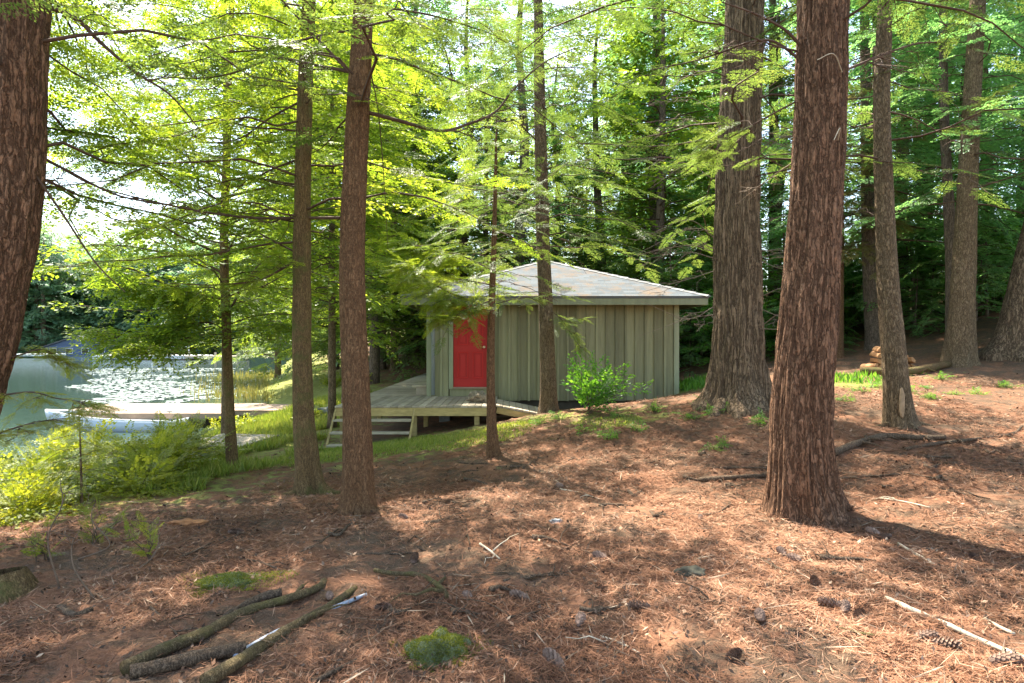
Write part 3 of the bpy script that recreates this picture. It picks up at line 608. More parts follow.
a = MB(); a.box(-44, -36.5, 84, 87, WL+.2, WL+.55)
for x in (-43.5, -40, -37): a.box(x-.12, x+.12, 84.3, 84.5, WL-1, WL+1.0)
tag(a.build('jetty', M['deckwood'], None, .03), 'dark timber jetty at the right end of the lake view', 'jetty')

# ------------------------------------------------------------------ lily pads, grass, needles
def scatter_stuff(name, label, cat, v, f, m, tint): return tag(mesh_obj(name, v, f, m, None, False, tint), label, cat, kind='stuff')
n = 2600; Yp = 20.5+38*rg.random(n*3)**1.7; dx = rg.uniform(.5, 17, n*3); xp = shore(Yp)-dx*(Yp/30)
pxs = 512+F*xp/Yp; keep = (vnoise(xp*.3, Yp*.14, 8)+.5*vnoise(xp*1.3, Yp*.5, 9) > -.08) & (pxs > 85+60*vnoise(Yp*.35, xp*.1, 4)) & ~((np.abs(xp+11) < 2.9) & (Yp < 21.8)); xp, Yp = xp[keep][:n], Yp[keep][:n]
r_ = rg.uniform(.09, .2, len(xp)); a = np.linspace(.25, 2*pi-.1, 8); ph = rg.uniform(0, 6.28, len(xp))
v = np.stack([xp[:, None]+r_[:, None]*np.cos(a+ph[:, None]), Yp[:, None]+r_[:, None]*np.sin(a+ph[:, None]), WL+.012+rg.uniform(0, .02, (len(xp), 1))+.012*np.sin(a*2+ph[:, None])], -1).reshape(-1, 3)
lm = simple('lily_pad', (.2, .24, .2), .32, .2, 2, .05, spec=.4)
scatter_stuff('lily_pads', 'floating lily pads scattered over the near lake', 'lily pads', v, np.arange(len(v)).reshape(-1, 8), lm, rg.random(len(v)))
# needle litter
def needles(n, y0, y1, L0, L1, wd, m, name, label, cat, umax=1.15, lift=.006, curl=.3, pw=1., patch=1.):
    Y = y0*(y1/y0)**(rg.random(n)**pw); u = rg.uniform(-umax, umax, n)*.82; X = u*Y; k = (X > -6.2) & ~((Y > 12.2) & (X < 4) & (X > -3.7)); X, Y = X[k], Y[k]
    k = (rg.random(len(X)) > green(X, Y)*1.2) & (rg.random(len(X)) > patch*np.clip(4.*(vnoise(X*.9, Y*.9, 12)+.5*vnoise(X*2.4, Y*2.4, 13)), 0, .93)); X, Y = X[k], Y[k]; n = len(X)
    Z = H(X, Y)+Hm(X, Y)*np.clip(1.6-Y/14, 0, 1); a = rg.uniform(0, 2*pi, n); L = rg.uniform(L0, L1, n)*(1+Y*.05); W_ = wd*rg.uniform(.6, 1.4, n)*(1+Y*.09)
    d = np.stack([np.cos(a), np.sin(a), rg.normal(0, curl, n)], -1); d = unit(d); c = np.stack([X, Y, Z+lift*rg.random(n)*(1+2*np.abs(d[:, 2]))], -1)-d*(L/2)[:, None]; c[:, 2] += np.abs(d[:, 2])*L*.45
    nn = unit(np.stack([rg.normal(0, .4, n), rg.normal(0, .4, n), np.ones(n)], -1)); v, f, t = rhombi(c, d, nn, L, W_, np.clip(rg.normal(.5, .25, n)+.6*vnoise(X*1.3, Y*1.3, 6), 0, 1))
    return scatter_stuff(name, label, cat, v, f, m, t)
needles(430000, 1.9, 13, .04, .10, .0028, M['litter'], 'needle_litter', 'loose reddish brown conifer needles covering the forest floor', 'needles', curl=.2, pw=.85)
needles(15000, 1.9, 16, .015, .04, .015, M['deadleaf'], 'leaf_litter', 'small curled dead leaves and bark flakes among the needles', 'dead leaves', curl=.45)
needles(3000, 2.0, 13, .06, .22, .005, M['litterstick'], 'twig_litter', 'thin broken twigs strewn over the needles', 'twigs', curl=.12, lift=.02)
M['debris'] = litter_mat('dark_debris', [(0, (.03, .02, .014)), (.6, (.09, .055, .035)), (1, (.2, .13, .09))])
needles(6000, 1.9, 13, .012, .035, .013, M['debris'], 'bark_litter', 'dark bark crumbs and rotted cone bits in the needles', 'bark crumbs', curl=.7, lift=.015, patch=0)
# grass near shore, deck and behind the shed
def grass(n, x0, x1, y0, y1, h0, h1, thr, name, label, m='grass', wd=.012):
    X = rg.uniform(x0, x1, n); Y = rg.uniform(y0, y1, n); gk = green(X, Y)+.7*vnoise(X*1.2, Y*1.2, 9) > thr; X, Y = X[gk], Y[gk]
    k = (H(X, Y) > WL+.02) & ~((Y > 12.0) & (X < 4) & (X > -3.55) & (Y < 22)) & ~((Y > 11.8) & (Y < 13.4) & (X > -6.5) & (X < -5.1)); X, Y = X[k], Y[k]; n = len(X)
    hh = rg.uniform(h0, h1, n)*(.6+.9*np.clip(green(X, Y), 0, 1)); d = unit(np.stack([rg.normal(0, .35, n), rg.normal(0, .35, n), np.ones(n)], -1)); nn = unit(np.stack([rg.normal(0, 1, n), rg.normal(0, 1, n), rg.normal(0, .2, n)], -1))
    v, f, t = rhombi(np.stack([X, Y, H(X, Y)-.01], -1), d, nn, hh, wd*rg.uniform(.7, 1.4, n), np.clip(rg.normal(.55, .2, n)+.4*vnoise(X, Y, 2), 0, 1))
    return scatter_stuff(name, label, 'grass', v, f, M[m], t)
grass(90000, -8.2, -3.4, 6.8, 21, .05, .2, .7, 'shore_grass', 'long yellow green grass along the lake bank', wd=.016)
grass(42000, -4.4, 2.6, 9, 12.6, .02, .07, .6, 'short_grass', 'short mossy grass in front of the deck', wd=.012)
grass(12000, 3.9, 9.5, 12, 19, .03, .2, .5, 'ground_plants', 'bright green low plants behind and right of the shed', 'fresh', .03)
# reeds at right end of the lake
n = 2600; Y = rg.uniform(26, 48, n); X = shore(Y)+rg.normal(-.6, 1.2, n)*Y/30; v, f, t = rhombi(np.stack([X, Y, np.full(n, WL-.1)], -1), unit(np.stack([rg.normal(0, .15, n), rg.normal(0, .15, n), np.ones(n)], -1)), unit(rg.normal(0, 1, (n, 3))), rg.uniform(.2, .6, n), np.full(n, .04), rg.uniform(.4, 1, n))
scatter_stuff('reeds', 'tan and green reeds at the water edge beyond the dock', 'reeds', v, f, leaf_mat('reed', (.1, .12, .03), (.2, .2, .05), (.3, .25, .09), .35, (1.4, 1.3, .9)), t)

# ------------------------------------------------------------------ the trees one can tell apart
r1 = np.random.default_rng(21)
tr_A = Tree('hemlock_tree', 'thick rough trunk cut by the left edge of the photo', leaned(-95, 575, 4.9, [(-52, 440), (-20, 330), (3, 200), (15, 0)], 9), [.3, .26, .25, .24, .23, .08], M['bark_red'], seg=150, ridge=.055, seed=1, step=.025)
tr_A.crown(r1, T_NEAR, M['hemlock'], 3.6, 12.5, 2.8, 40, .7, .3, tint=.6)
tr_A.crown(np.random.default_rng(5), T_NEAR, M['maple'], 2.9, 6.2, 3.6, 26, .8, .22, tint=.55, azr=(R(62), R(165)), prof=lambda u: .8, droop=.25, up=.22, bstart=.2)
tr_A.limb([P(38, 3, 4.9), P(75, 18, 5), P(100, 42, 5.1), P(135, 72, 5.2), P(170, 95, 5.4), P(200, 130, 5.6)], .022, .005, kids=7)
tr_A.limb([P(28, 165, 4.9), P(60, 210, 5), P(95, 262, 5.1), P(125, 292, 5.2)], .012, .004, kids=3)
tr_A.limb([P(28, 150, 4.9), P(70, 172, 5.3), P(120, 196, 5.7), P(185, 208, 6.1), P(215, 218, 6.4)], .014, .005, kids=6)
tr_A.limb([P(-15, 398, 4.9), P(30, 392, 4.8), P(55, 398, 4.7), P(85, 402, 4.6)], .008, .003, kids=4, temps=T_NEAR, mf=M['bush'], bl=.3, sp=.1, tint=.7, base=.1)
tr_A.limb([P(-12, 362, 4.9), P(20, 355, 5.0), P(45, 350, 5.2), P(75, 370, 5.4)], .008, .003, kids=4, temps=T_NEAR, mf=M['bush'], bl=.3, sp=.1, tint=.6, base=.1)
tr_A.limb([P(-22, 440, 4.9), P(25, 425, 4.9), P(50, 420, 4.9), P(70, 418, 4.9)], .008, .003, kids=4, temps=T_NEAR, mf=M['bush'], bl=.28, sp=.1, tint=.7, base=.1)
tr_B = Tree('hemlock_tree', 'slim brown trunk with a flared foot, left of its close neighbour', leaned(312, 492, 7.2, [(303, 400), (302, 250), (305, 90), (309, 0)], 8), [.14, .112, .095, .08, .072, .03], M['bark_moss'], seg=90, ridge=.05, flare=.75, seed=2)
tr_B.crown(r1, T_NEAR, M['maple'], 3.0, 8.5, 2.4, 40, .7, .26, tint=.5, bstart=.3)
tr_B.crown(np.random.default_rng(6), T_NEAR, M['maple'], 2.7, 6.2, 3.0, 16, .75, .22, tint=.5, azr=(R(100), R(215)), prof=lambda u: .8, droop=.2, up=.18)
tr_B.limb([P(340, 218, 7.1), P(298, 218, 7.2), P(255, 218, 7.1), P(210, 213, 7), P(160, 203, 6.9), P(95, 186, 6.8), P(55, 165, 6.8)], .02, .005, kids=10, kid_len=.3)
tr_B.limb([P(300, 257, 7.2), P(280, 270, 7.1), P(255, 281, 7.), P(210, 285, 6.9), P(168, 283, 6.8)], .016, .004, kids=9, kid_len=.4, temps=T_NEAR, mf=M['maple'], bl=.36, sp=.13, tint=.6, base=.35)
tr_B.limb([P(303, 100, 7.2), P(270, 118, 7.3), P(235, 140, 7.5), P(190, 140, 7.7), P(140, 120, 8)], .013, .004, kids=8, temps=T_NEAR, mf=M['maple'], bl=.4, sp=.2, tint=.6)
tr_C = Tree('hemlock_tree', 'straight reddish trunk just right of the slim flared trunk', leaned(359, 513, 5.95, [(357, 420), (352, 260), (359, 90), (364, 0)], 9), [.145, .13, .12, .105, .09, .03], M['bark_warm'], seg=110, ridge=.05, flare=.4, seed=3, step=.025)
tr_C.crown(r1, T_NEAR, M['hemlock'], 3.7, 9.5, 2.4, 28, .75, .3, tint=.5)
tr_C.limb([P(366, 112, 5.95), P(400, 121, 6.), P(440, 131, 6.1), P(468, 124, 6.3), P(495, 112, 6.5), P(515, 88, 6.7), P(545, 62, 7), P(575, 48, 7.3)], .02, .006, kids=8, kid_len=.35)
tr_C.limb([P(352, 72, 5.95), P(320, 66, 6), P(280, 58, 6.1), P(262, 62, 6.2), P(225, 75, 6.3), P(180, 78, 6.5), P(120, 72, 6.7)], .018, .005, kids=9, kid_len=.35)
tr_C.limb([P(352, 75, 5.95), P(330, 52, 5.9), P(300, 20, 5.8), P(275, -8, 5.7)], .014, .008, kids=2)
tr_C.limb([P(368, 60, 5.95), P(378, 110, 6.1), P(384, 180, 6.2), P(388, 250, 6.3)], .007, .002, kids=4, kid_len=.3)
tr_C.limb([P(368, 5, 5.95), P(430, 15, 6.3), P(480, 30, 6.8), P(520, 45, 7.4)], .012, .004, kids=8, temps=T_NEAR, mf=M['hemlock'], bl=.4, sp=.2, tint=.6)
tr_D = Tree('young_hemlock_tree', 'thin young trunk standing in front of the red door edge', leaned(494, 455, 8.7, [(491, 400), (491, 330), (494, 240), (496, 150)], .5), [.075, .06, .052, .036, .018, .004], M['bark_warm'], seg=28, flare=.7, seed=4, step=.05)
tr_D.limb([P(491, 312, 8.7), P(470, 300, 8.6), P(450, 293, 8.5), P(425, 278, 8.4), P(405, 262, 8.3)], .013, .004, kids=15, temps=T_NEAR, mf=M['maple'], bl=.42, sp=.09, tint=.65, base=.15, kid_len=.5)
tr_D.limb([P(491, 300, 8.7), P(468, 310, 8.4), P(445, 318, 8.2), P(430, 316, 8.1)], .008, .003, kids=9, temps=T_NEAR, mf=M['maple'], bl=.36, sp=.08, tint=.7, base=.2, kid_len=.4)
tr_D.limb([P(492, 270, 8.7), P(460, 255, 8.8), P(430, 248, 8.9), P(395, 230, 9)], .01, .003, kids=14, temps=T_NEAR, mf=M['maple'], bl=.42, sp=.1, tint=.6, base=.15)
tr_D.limb([P(492, 285, 8.7), P(465, 280, 9.2), P(435, 276, 9.6), P(400, 285, 10)], .01, .003, kids=12, temps=T_NEAR, mf=M['maple'], bl=.42, sp=.1, tint=.6, base=.15)
tr_D.limb([P(492, 305, 8.7), P(510, 300, 8.5), P(530, 297, 8.4), P(545, 295, 8.3)], .007, .002, kids=3, temps=T_NEAR, mf=M['hemlock'], bl=.25, sp=.12, tint=.6)
tr_D.crown(r1, T_NEAR, M['hemlock'], 2.2, 4.7, 1.3, 60, .42, .15, tint=.6, dead=.3, r0=.006)
tr_E = Tree('hemlock_tree', 'grey and orange trunk standing close before the shed wall', leaned(549, 411, 12.5, [(547, 340), (543, 240), (540, 120), (539, 55)], 5), [.17, .15, .135, .12, .1, .03], M['bark_grey'], seg=36, flare=.35, seed=5)
tr_E.crown(r1, T_NEAR, M['hemlock'], 3.2, 11.5, 2.8, 80, .75, .26, tint=.6, dead=.12)
tr_E.limb([P(549, 310, 12.5), P(560, 318, 12.2), P(572, 335, 12.1), P(582, 350, 12.0)], .01, .003, kids=5, temps=T_NEAR, mf=M['hemlock'], bl=.4, sp=.14, tint=.65, base=.2)
tr_F = Tree('hemlock_tree', 'largest foreground trunk, reddish and straight, right of centre', leaned(810, 517, 5.8, [(802, 430), (810, 300), (819, 150), (823, 0)], 10), [.32, .265, .235, .222, .21, .08], M['bark_red'], seg=190, ridge=.06, flare=.32, nfreq=9, seed=6, step=.02)
tr_F.crown(r1, T_NEAR, M['hemlock'], 4.5, 13.5, 3.2, 34, .8, .36, tint=.45)
tr_F.limb([P(806, 52, 5.8), P(785, 30, 5.7), P(755, 14, 5.6), P(722, 2, 5.5)], .016, .006, kids=4, kid_len=.4)
tr_F.limb([P(803, 62, 5.8), P(775, 42, 5.8), P(750, 42, 5.9), P(722, 52, 6.1), P(690, 62, 6.4), P(650, 70, 6.8)], .014, .005, kids=9)
tr_F.limb([P(800, 52, 5.8), P(770, 44, 5.7), P(735, 30, 5.6), P(703, 15, 5.5)], .01, .004, kids=4)
tr_F.limb([P(846, 70, 5.8), P(880, 56, 6), P(915, 44, 6.2), P(945, 42, 6.3)], .013, .006, kids=4)
tr_F.limb([P(799, 100, 5.8), P(765, 118, 6.), P(725, 140, 6.2), P(690, 155, 6.5)], .01, .003, kids=9, kid_len=.5, temps=T_NEAR, mf=M['hemlock'], bl=.3, sp=.2, tint=.55, base=.4)
tr_F.limb([P(797, 160, 5.8), P(770, 178, 6.2), P(735, 205, 6.6)], .008, .002, kids=6, kid_len=.5, m=M['twig_grey'])
for (x0, y0, x1, y1) in ((838, 72, 829, 48), (834, 140, 846, 128)): tr_F.limb([P(x0+4, y0, 5.55), P((x0+x1)/2, (y0+y1)/2-6, 5.4), P(x1-12, y1+12, 5.3)], .006, .003, m=M['palestick'])
tr_G = Tree('old_hemlock_tree', 'massive old furrowed trunk with buttressed roots beside the shed', leaned(737, 402, 9.9, [(738, 330), (737, 200), (743, 60), (746, -30)], 8), [.47, .37, .325, .295, .27, .1], M['bark_old'], seg=200, ridge=.055, flare=.42, nfreq=11, seed=7, step=.03)
tr_G.crown(r1, T_NEAR, M['hemlock'], 3.4, 13, 3.4, 62, .8, .3, tint=.55, dead=.2)
for q in range(26): 
    yy = r1.uniform(90, 330); sx = r1.choice([-1, 1]); tr_G.limb([P(737+sx*24, yy, 9.6), P(737+sx*50, yy+r1.uniform(-18, 12), 9.3), P(737+sx*r1.uniform(80, 110), yy+r1.uniform(-15, 30), 9.1)], .007, .002, kids=4, kid_len=.5, m=M['twig_grey'], rng=r1)
tr_H = Tree('hemlock_tree', 'curving mid-size trunk with a pale scar at its foot', leaned(902, 427, 8.5, [(897, 390), (889, 300), (884, 190), (882, 90), (885, 0)], 8), [.21, .165, .135, .115, .1, .09, .03], M['bark_grey'], seg=56, ridge=.035, flare=.2, seed=8)
tr_H.crown(r1, T_NEAR, M['hemlock'], 3.6, 11, 2.4, 40, .8, .34, tint=.5, dead=.3)
tr_H.limb([P(883, 125, 8.5), P(865, 128, 8.6), P(850, 122, 8.7), P(835, 110, 8.8)], .01, .003, kids=4, m=M['twig_grey'])
M['cut_scar'] = simple('healed_scar_wood', (.42, .28, .16), .8, .25, 12, .4)
sc_ = rock('scar', tr_H.loc(P(902, 403, 8.27)), (.035, .02, .2), M['cut_scar'], None, parent=tr_H.root, seed=2, rough=.15)
tr_I = Tree('hemlock_tree', 'tall trunk on the right rise with a thinner one fused behind', leaned(958, 372, 14, [(962, 310), (967, 200), (972, 100), (978, 0)], 5), [.33, .25, .2, .17, .15, .05], M['bark_grey'], seg=48, flare=.22, seed=9)
tr_I.crown(r1, T_MID, M['hemlock_far'], 3.5, 13, 3.2, 60, .9, .36, tint=.55, dead=.25)
tr_J = Tree('hemlock_tree', 'thin curved trunk rising just behind the tall right trunk', leaned(953, 362, 14.8, [(952, 280), (948, 190), (944, 110), (943, 0)], 4), [.16, .13, .11, .1, .08, .03], M['bark_far'], seg=28, seed=10)
tr_J.crown(r1, T_MID, M['hemlock_far'], 3.5, 11, 2.4, 40, .9, .36, tint=.55, dead=.3)
tr_K = Tree('hemlock_tree', 'leaning dark trunk behind the firewood pile', leaned(878, 366, 17.5, [(873, 320), (868, 220), (866, 100)], 8), [.26, .22, .17, .14, .05], M['bark_far'], seg=32, seed=11)
tr_K.crown(r1, T_MID, M['hemlock_far'], 3.2, 13, 3., 55, 1., .38, tint=.5, dead=.35)
for yy, dx_ in ((95, -38), (130, 34), (165, -30), (190, -46), (215, 30), (150, -55), (240, -28)):
    tr_K.limb([P(868, yy, 17.4), P(868+dx_*.5, yy+4, 16.6), P(868+dx_, yy+18, 15.8)], .016, .004, kids=9, temps=T_NEAR, mf=M['brown_leaf'], bl=.5, sp=.14, tint=.5, base=.2, rng=r1, kid_len=.6)
tr_L = Tree('hemlock_tree', 'slender pale trunk half hidden behind the largest trunk', leaned(836, 364, 17, [(837, 250), (838, 100)], 8), [.18, .17, .14, .04], M['bark_warm'], seg=28, seed=12)
tr_L.crown(r1, T_MID, M['hemlock_far'], 3.6, 12, 2.6, 40, 1., .38, tint=.55, dead=.35)
tr_M = Tree('hemlock_tree', 'thick leaning trunk on the bank at the right edge', leaned(1006, 352, 14.2, [(1024, 300), (1044, 210), (1062, 100)], 8), [.42, .36, .32, .3, .1], M['bark_old'], seg=40, seed=13)
tr_M.crown(r1, T_MID, M['hemlock_far'], 4, 13, 3., 40, .9, .36, tint=.5)
tr_N = Tree('hemlock_tree', 'pale slim trunk glimpsed right of the tall right trunk', leaned(990, 335, 22, [(988, 240), (986, 150)], 9), [.2, .18, .15, .05], M['bark_grey'], seg=24, seed=14)
tr_N.crown(r1, T_MID, M['hemlock_far'], 4.5, 14, 2.6, 40, 1.1, .42, tint=.6)
tr_Q = Tree('young_maple_tree', 'slim green mossy trunk at the grassy bank before the dock', leaned(233, 470, 9.2, [(229, 400), (226, 315), (224, 240), (228, 120)], 3), [.085, .07, .065, .06, .05, .02], M['bark_moss'], seg=28, flare=.3, seed=15)
tr_Q.limb([P(226, 320, 9.2), P(215, 300, 9.1), P(190, 292, 9), P(150, 285, 8.9), P(110, 275, 8.8)], .014, .004, kids=16, temps=T_LEAF, mf=M['maple'], bl=.6, sp=.12, tint=.6, base=.2, kid_len=.5)
tr_Q.limb([P(226, 330, 9.2), P(205, 322, 8.9), P(170, 330, 8.7), P(130, 338, 8.5), P(100, 330, 8.4)], .01, .003, kids=16, temps=T_LEAF, mf=M['maple'], bl=.55, sp=.12, tint=.6, base=.2, kid_len=.45)
tr_Q.limb([P(227, 318, 9.2), P(240, 290, 9.2), P(262, 262, 9.3), P(285, 250, 9.4)], .012, .004, kids=8, temps=T_LEAF, mf=M['maple'], bl=.5, sp=.18, tint=.5, base=.2)
tr_Q.limb([P(225, 330, 9.2), P(245, 330, 9.), P(265, 325, 8.9), P(285, 325, 8.8)], .008, .003, kids=7, temps=T_LEAF, mf=M['maple'], bl=.45, sp=.16, tint=.5, base=.2)
tr_Q.limb([P(226, 335, 9.2), P(200, 335, 8.6), P(160, 345, 8.2), P(115, 352, 8)], .009, .003, kids=12, temps=T_LEAF, mf=M['maple'], bl=.45, sp=.12, tint=.65, base=.2, kid_len=.4)
tr_Q.crown(r1, T_LEAF, M['maple'], 2.1, 6.2, 3.2, 46, .75, .22, tint=.55, prof=lambda u: math.sin(pi*min(1, .25+u*.75))**.7, up=.3, droop=.25)
# shoreline trees behind, giving the upper left its foliage
def broad(px, by, Y, Hh, r, label, seed, m='maple', h0=2.6, Lm=3.2, nb=100, name='maple_tree', temps=None, bl=.95, sp=.27, tint=.55, lean=0):
    rng = np.random.default_rng(seed); b_ = P(px, by, Y); pts = [b_, b_+np.array([lean*.3, 0, Hh*.35]), b_+np.array([lean, 0, Hh])]
    t_ = Tree(name, label, pts, [r, r*.8, r*.25], M['bark_grey'], seg=24, seed=seed, step=.1)
    t_.crown(rng, temps or T_MID, M[m], h0, Hh, Lm, nb, bl, sp, tint=tint, prof=lambda u: math.sin(pi*min(1, .32+u*.66))**.7, up=.3, droop=.35); return t_
broad(332, 420, 15.5, 11, .1, 'slender shore tree seen between the slim and straight trunks', 31, Lm=2.8, h0=2.8)
broad(345, 412, 18.5, 12, .1, 'slender grey shore tree just left of the deck', 32, Lm=3., h0=2.6)
broad(394, 372, 27, 13, .15, 'leafy tree behind the far end of the deck', 33, Lm=3.6, h0=2.2)
broad(300, 388, 27, 13, .15, 'leafy tree on the bank past the gangway', 34, Lm=3.6, h0=1.5)
broad(278, 372, 40, 14, .2, 'broad tree leaning over the right end of the lake', 35, Lm=5, h0=1, bl=1.6, nb=110, sp=.45)
False and broad(-60, 470, 11, 10, .12, 'leafy shore tree left beyond the thick trunk', 36, Lm=3.6, h0=3.0, nb=90)
False and broad(130, 455, 11.6, 11, .08, 'slim shore tree whose crown fills the upper left', 37, Lm=3.4, h0=3.2, nb=110)
broad(60, 440, 15, 12, .1, 'slim tree standing at the far bank edge left of the boat', 38, Lm=3.4, h0=3.2, nb=110) if False else None
broad(304, 440, 13.2, 12, .09, 'shore tree standing exactly behind the slim flared trunk', 39, Lm=3.0, h0=3.0, nb=80)
broad(225, 440, 13.6, 12, .075, 'slim shore tree directly behind the mossy slim trunk', 41, Lm=3.5, h0=3.7, nb=110, bl=.85)
# sapling in the shore bushes
def roots(tr, n, r0, L, m, seed):
    rng = np.random.default_rng(seed); a0 = rng.uniform(0, 6.28)
    for k in range(n):
        az = a0+k*6.283/n+rng.normal(0, .25); l = L*rng.uniform(.6, 1.2); sN = np.linspace(0, 1, 12); R0 = tr.rads[0]*.75
        d_ = R0+l*sN; az2 = az+np.cumsum(rng.normal(0, .05, 12)); x = tr.base[0]+d_*np.cos(az2); y = tr.base[1]+d_*np.sin(az2); z = H(x, y)+r0*(.55-1.5*sN)+.06*np.exp(-sN*7)
        tb = TB(); tb.tube(np.stack([x, y, z], -1)-tr.base, r0*(1-.72*sN)*(1+rng.normal(0, .06, 12)), 10); tb.build('root', m, tr.root)
roots(tr_F, 6, .06, .5, M['bark_red'], 1); roots(tr_G, 7, .13, .9, M['bark_old'], 2); roots(tr_B, 5, .05, .42, M['bark_moss'], 3); roots(tr_C, 5, .04, .35, M['bark_warm'], 4); roots(tr_H, 4, .045, .35, M['bark_grey'], 5); roots(tr_D, 3, .022, .2, M['bark_warm'], 6)
sp_ = Tree('hemlock_sapling', 'skinny dark-stemmed sapling standing among shore bushes', leaned(82, 517, 6.6, [(81, 470), (80, 435)], .25), [.012, .01, .007, .003], M['bark_grey'], seg=8, seed=3, step=.05, cat='sapling')
sp_.crown(r1, T_NEAR, M['bush'], .25, 1.1, .55, 16, .26, .12, tint=.5, r0=.004, bstart=.15)

# ------------------------------------------------------------------ forest behind
def proto(seed, Hh, r, h0, Lm, nb, temps, mf, bl, sp, dead=0, tint=.5, prof=None, name='hemlock_tree', up=.15, droop=.35):
    rng = np.random.default_rng(seed); root = empty(name)
    z = np.linspace(0, Hh, 10); pth = np.stack([.12*vnoise(z*.3+seed, z*0+1)*z**.5, .12*vnoise(z*.3, z*0+seed)*z**.5, z-.3*(z == 0)], -1)
    tr = trunk_obj(pth, [r*1.15, r, r*.8, r*.5, r*.1], M['bark_far'], root, 16, .03, .2, 5, .2, seed=seed)
    fo = Foliage(temps); tb = TB(); crown(rng, fo, tb, (0, 0, 0), h0, Hh-.2, Lm, nb, bl, sp, tint=tint, dead=dead, prof=prof, up=up, droop=droop, r0=.016); tb.build('branches', M['limb'], root); fo.build('foliage', mf, root); return root
bp = lambda u: math.sin(pi*min(1, .2+u*.78))**.7
PR = [proto(51, 15, .18, 1.0, 3.3, 84, T_FAR, M['hemlock_far'], 1.3, .36), proto(52, 17, .22, 2.6, 3.6, 78, T_FAR, M['hemlock_far'], 1.3, .38, .06),
      proto(53, 13, .15, .6, 3.2, 84, T_FAR, M['hemlock'], 1.2, .34, 0, .65), proto(54, 14, .16, 1.6, 3.4, 85, T_LEAF_S, M['maple'], 1.2, .32, 0, .5, bp, 'maple_tree', .35, .3)]
YOUNG = [proto(55, 4.2, .05, .25, 1.5, 50, T_MID, M['hemlock_far'], .7, .28, 0, .6, None, 'young_hemlock_tree'), proto(56, 3.2, .04, .3, 1.5, 40, T_LEAF, M['fresh'], .8, .28, 0, .5, bp, 'young_maple_tree', .4, .3)]
lab = {0: ('deep green hemlock in the forest behind the shed', 'hemlocks of the forest behind'), 1: ('tall bare-legged hemlock in the forest behind the shed', 'tall hemlocks of the forest behind'),
       2: ('bright bushy hemlock in the forest behind the shed', 'bushy hemlocks of the forest behind'), 3: ('broadleaf tree in the forest behind the shed', 'broadleaf trees of the forest behind')}
used = [False]*8; placed = []
def put(k, protos, x, y, sc, rz, label, group, off=0, cat='tree'):
    o = protos[k]; i = k+off
    if used[i]: o = copy_tree(o)
    used[i] = True; o.location = (x, y, hz(x, y)-.05); o.rotation_euler = (0, 0, rz); o.scale = (sc, sc, sc*random.uniform(.9, 1.1)); tag(o, label, cat, group); return o
rf_ = np.random.default_rng(77); cnt = 0; tries = 0
while cnt < 46 and tries < 6000:
    tries += 1; Y = rf_.uniform(19, 46); X = rf_.uniform(-.22, 1.05)*Y
    if X < shore(Y)+2.5: continue
    if -4.6 < X < 5.2 and Y < 24.5: continue
    if X < -2.4 and X > -5.2 and Y < 30: continue
    if X > .36*Y and Y > 25: continue
    if X > 5 and rf_.random() < .35: continue
    if X > 4 and Y < 20 + (2 if X < 12 else 0): continue
    if any((X-a)**2+(Y-b_)**2 < (2.3+Y*.035)**2 for a, b_ in placed): continue
    placed.append((X, Y)); k = int(rf_.choice([0, 1, 2, 3], p=[.33, .3, .2, .17] if X > 0 else [.15, .1, .25, .5]))
    put(k, PR, X, Y, rf_.uniform(.8, 1.25), rf_.uniform(0, 6.28), *lab[k]); cnt += 1
for i in range(70):
    for _ in range(60):
        Y = rf_.uniform(17, 32); X = rf_.uniform(-.2, .95)*Y
        if X < shore(Y)+1.5 or (-4.9 < X < 5.0 and Y < 22.5) or (X > 4.5 and X < 12 and Y < 18.) or (-5.5 < X < -2.2 and Y < 27): continue
        break
    k = int(rf_.random() < .45); put(k, YOUNG, X, Y, rf_.uniform(.6, 1.2), rf_.uniform(0, 6.28), ('young hemlock in the forest understory', 'young broadleaf in the forest understory')[k], ('young hemlocks of the understory', 'young broadleaf trees of the understory')[k], 4)
for i in range(18):
    Y = rf_.uniform(18.2, 25); X = rf_.uniform(.3, .85)*Y
    put(int(i % 3 > 0), YOUNG, X, Y, rf_.uniform(.5, 1.0), rf_.uniform(0, 6.28), '', ('young hemlocks of the understory', 'young broadleaf trees of the understory')[int(i % 3 > 0)], 4)
# canopy off to the sides, seen only by its shade and from a side step
for i, (X, Y, s_, k) in enumerate(((15, 13.5, .95, 1), (10.5, 17.8, 1., 1), (13.5, 18.5, 1., 0))):
    put(k, PR, X, Y, s_, i*1.3, *lab[k])
ORD = 'first second third fourth fifth sixth seventh eighth ninth tenth eleventh twelfth thirteenth fourteenth fifteenth sixteenth seventeenth eighteenth nineteenth twentieth'.split()
def ordn(i): return ORD[i] if i < 20 else '%d%s' % (i+1, 'th' if 10 < (i+1) % 100 < 14 else {1: 'st', 2: 'nd', 3: 'rd'}.get((i+1) % 10, 'th'))
def ordinals(group, text):
    obs = sorted([o for o in S.objects if o.get('group') == group and o.get('category')], key=lambda o: o.location.x/max(o.location.y, .1))
    n = len(obs)
    for i, o in enumerate(obs):
        o['label'] = text % (ordn(i)+' from the left' if i < (n+1)//2 else (ordn(n-1-i)+' from the right'))
for px_, Y_, k_, s_ in ((335, 30, 2, 1.3), (415, 29, 0, 1.35), (466, 27.5, 2, 1.3), (520, 25, 0, 1.2), (600, 26, 2, 1.25), (655, 25, 0, 1.2), (375, 33, 3, 1.5), (780, 24, 2, 1.1), (920, 23, 2, 1.1)):
    put(k_, PR, (px_-512)/F*Y_, Y_, s_, px_, *lab[k_])
ordinals(lab[0][1], 'deep green hemlock in the forest behind, %s of these')
ordinals(lab[1][1], 'tall bare-legged forest hemlock, %s of the tall ones')
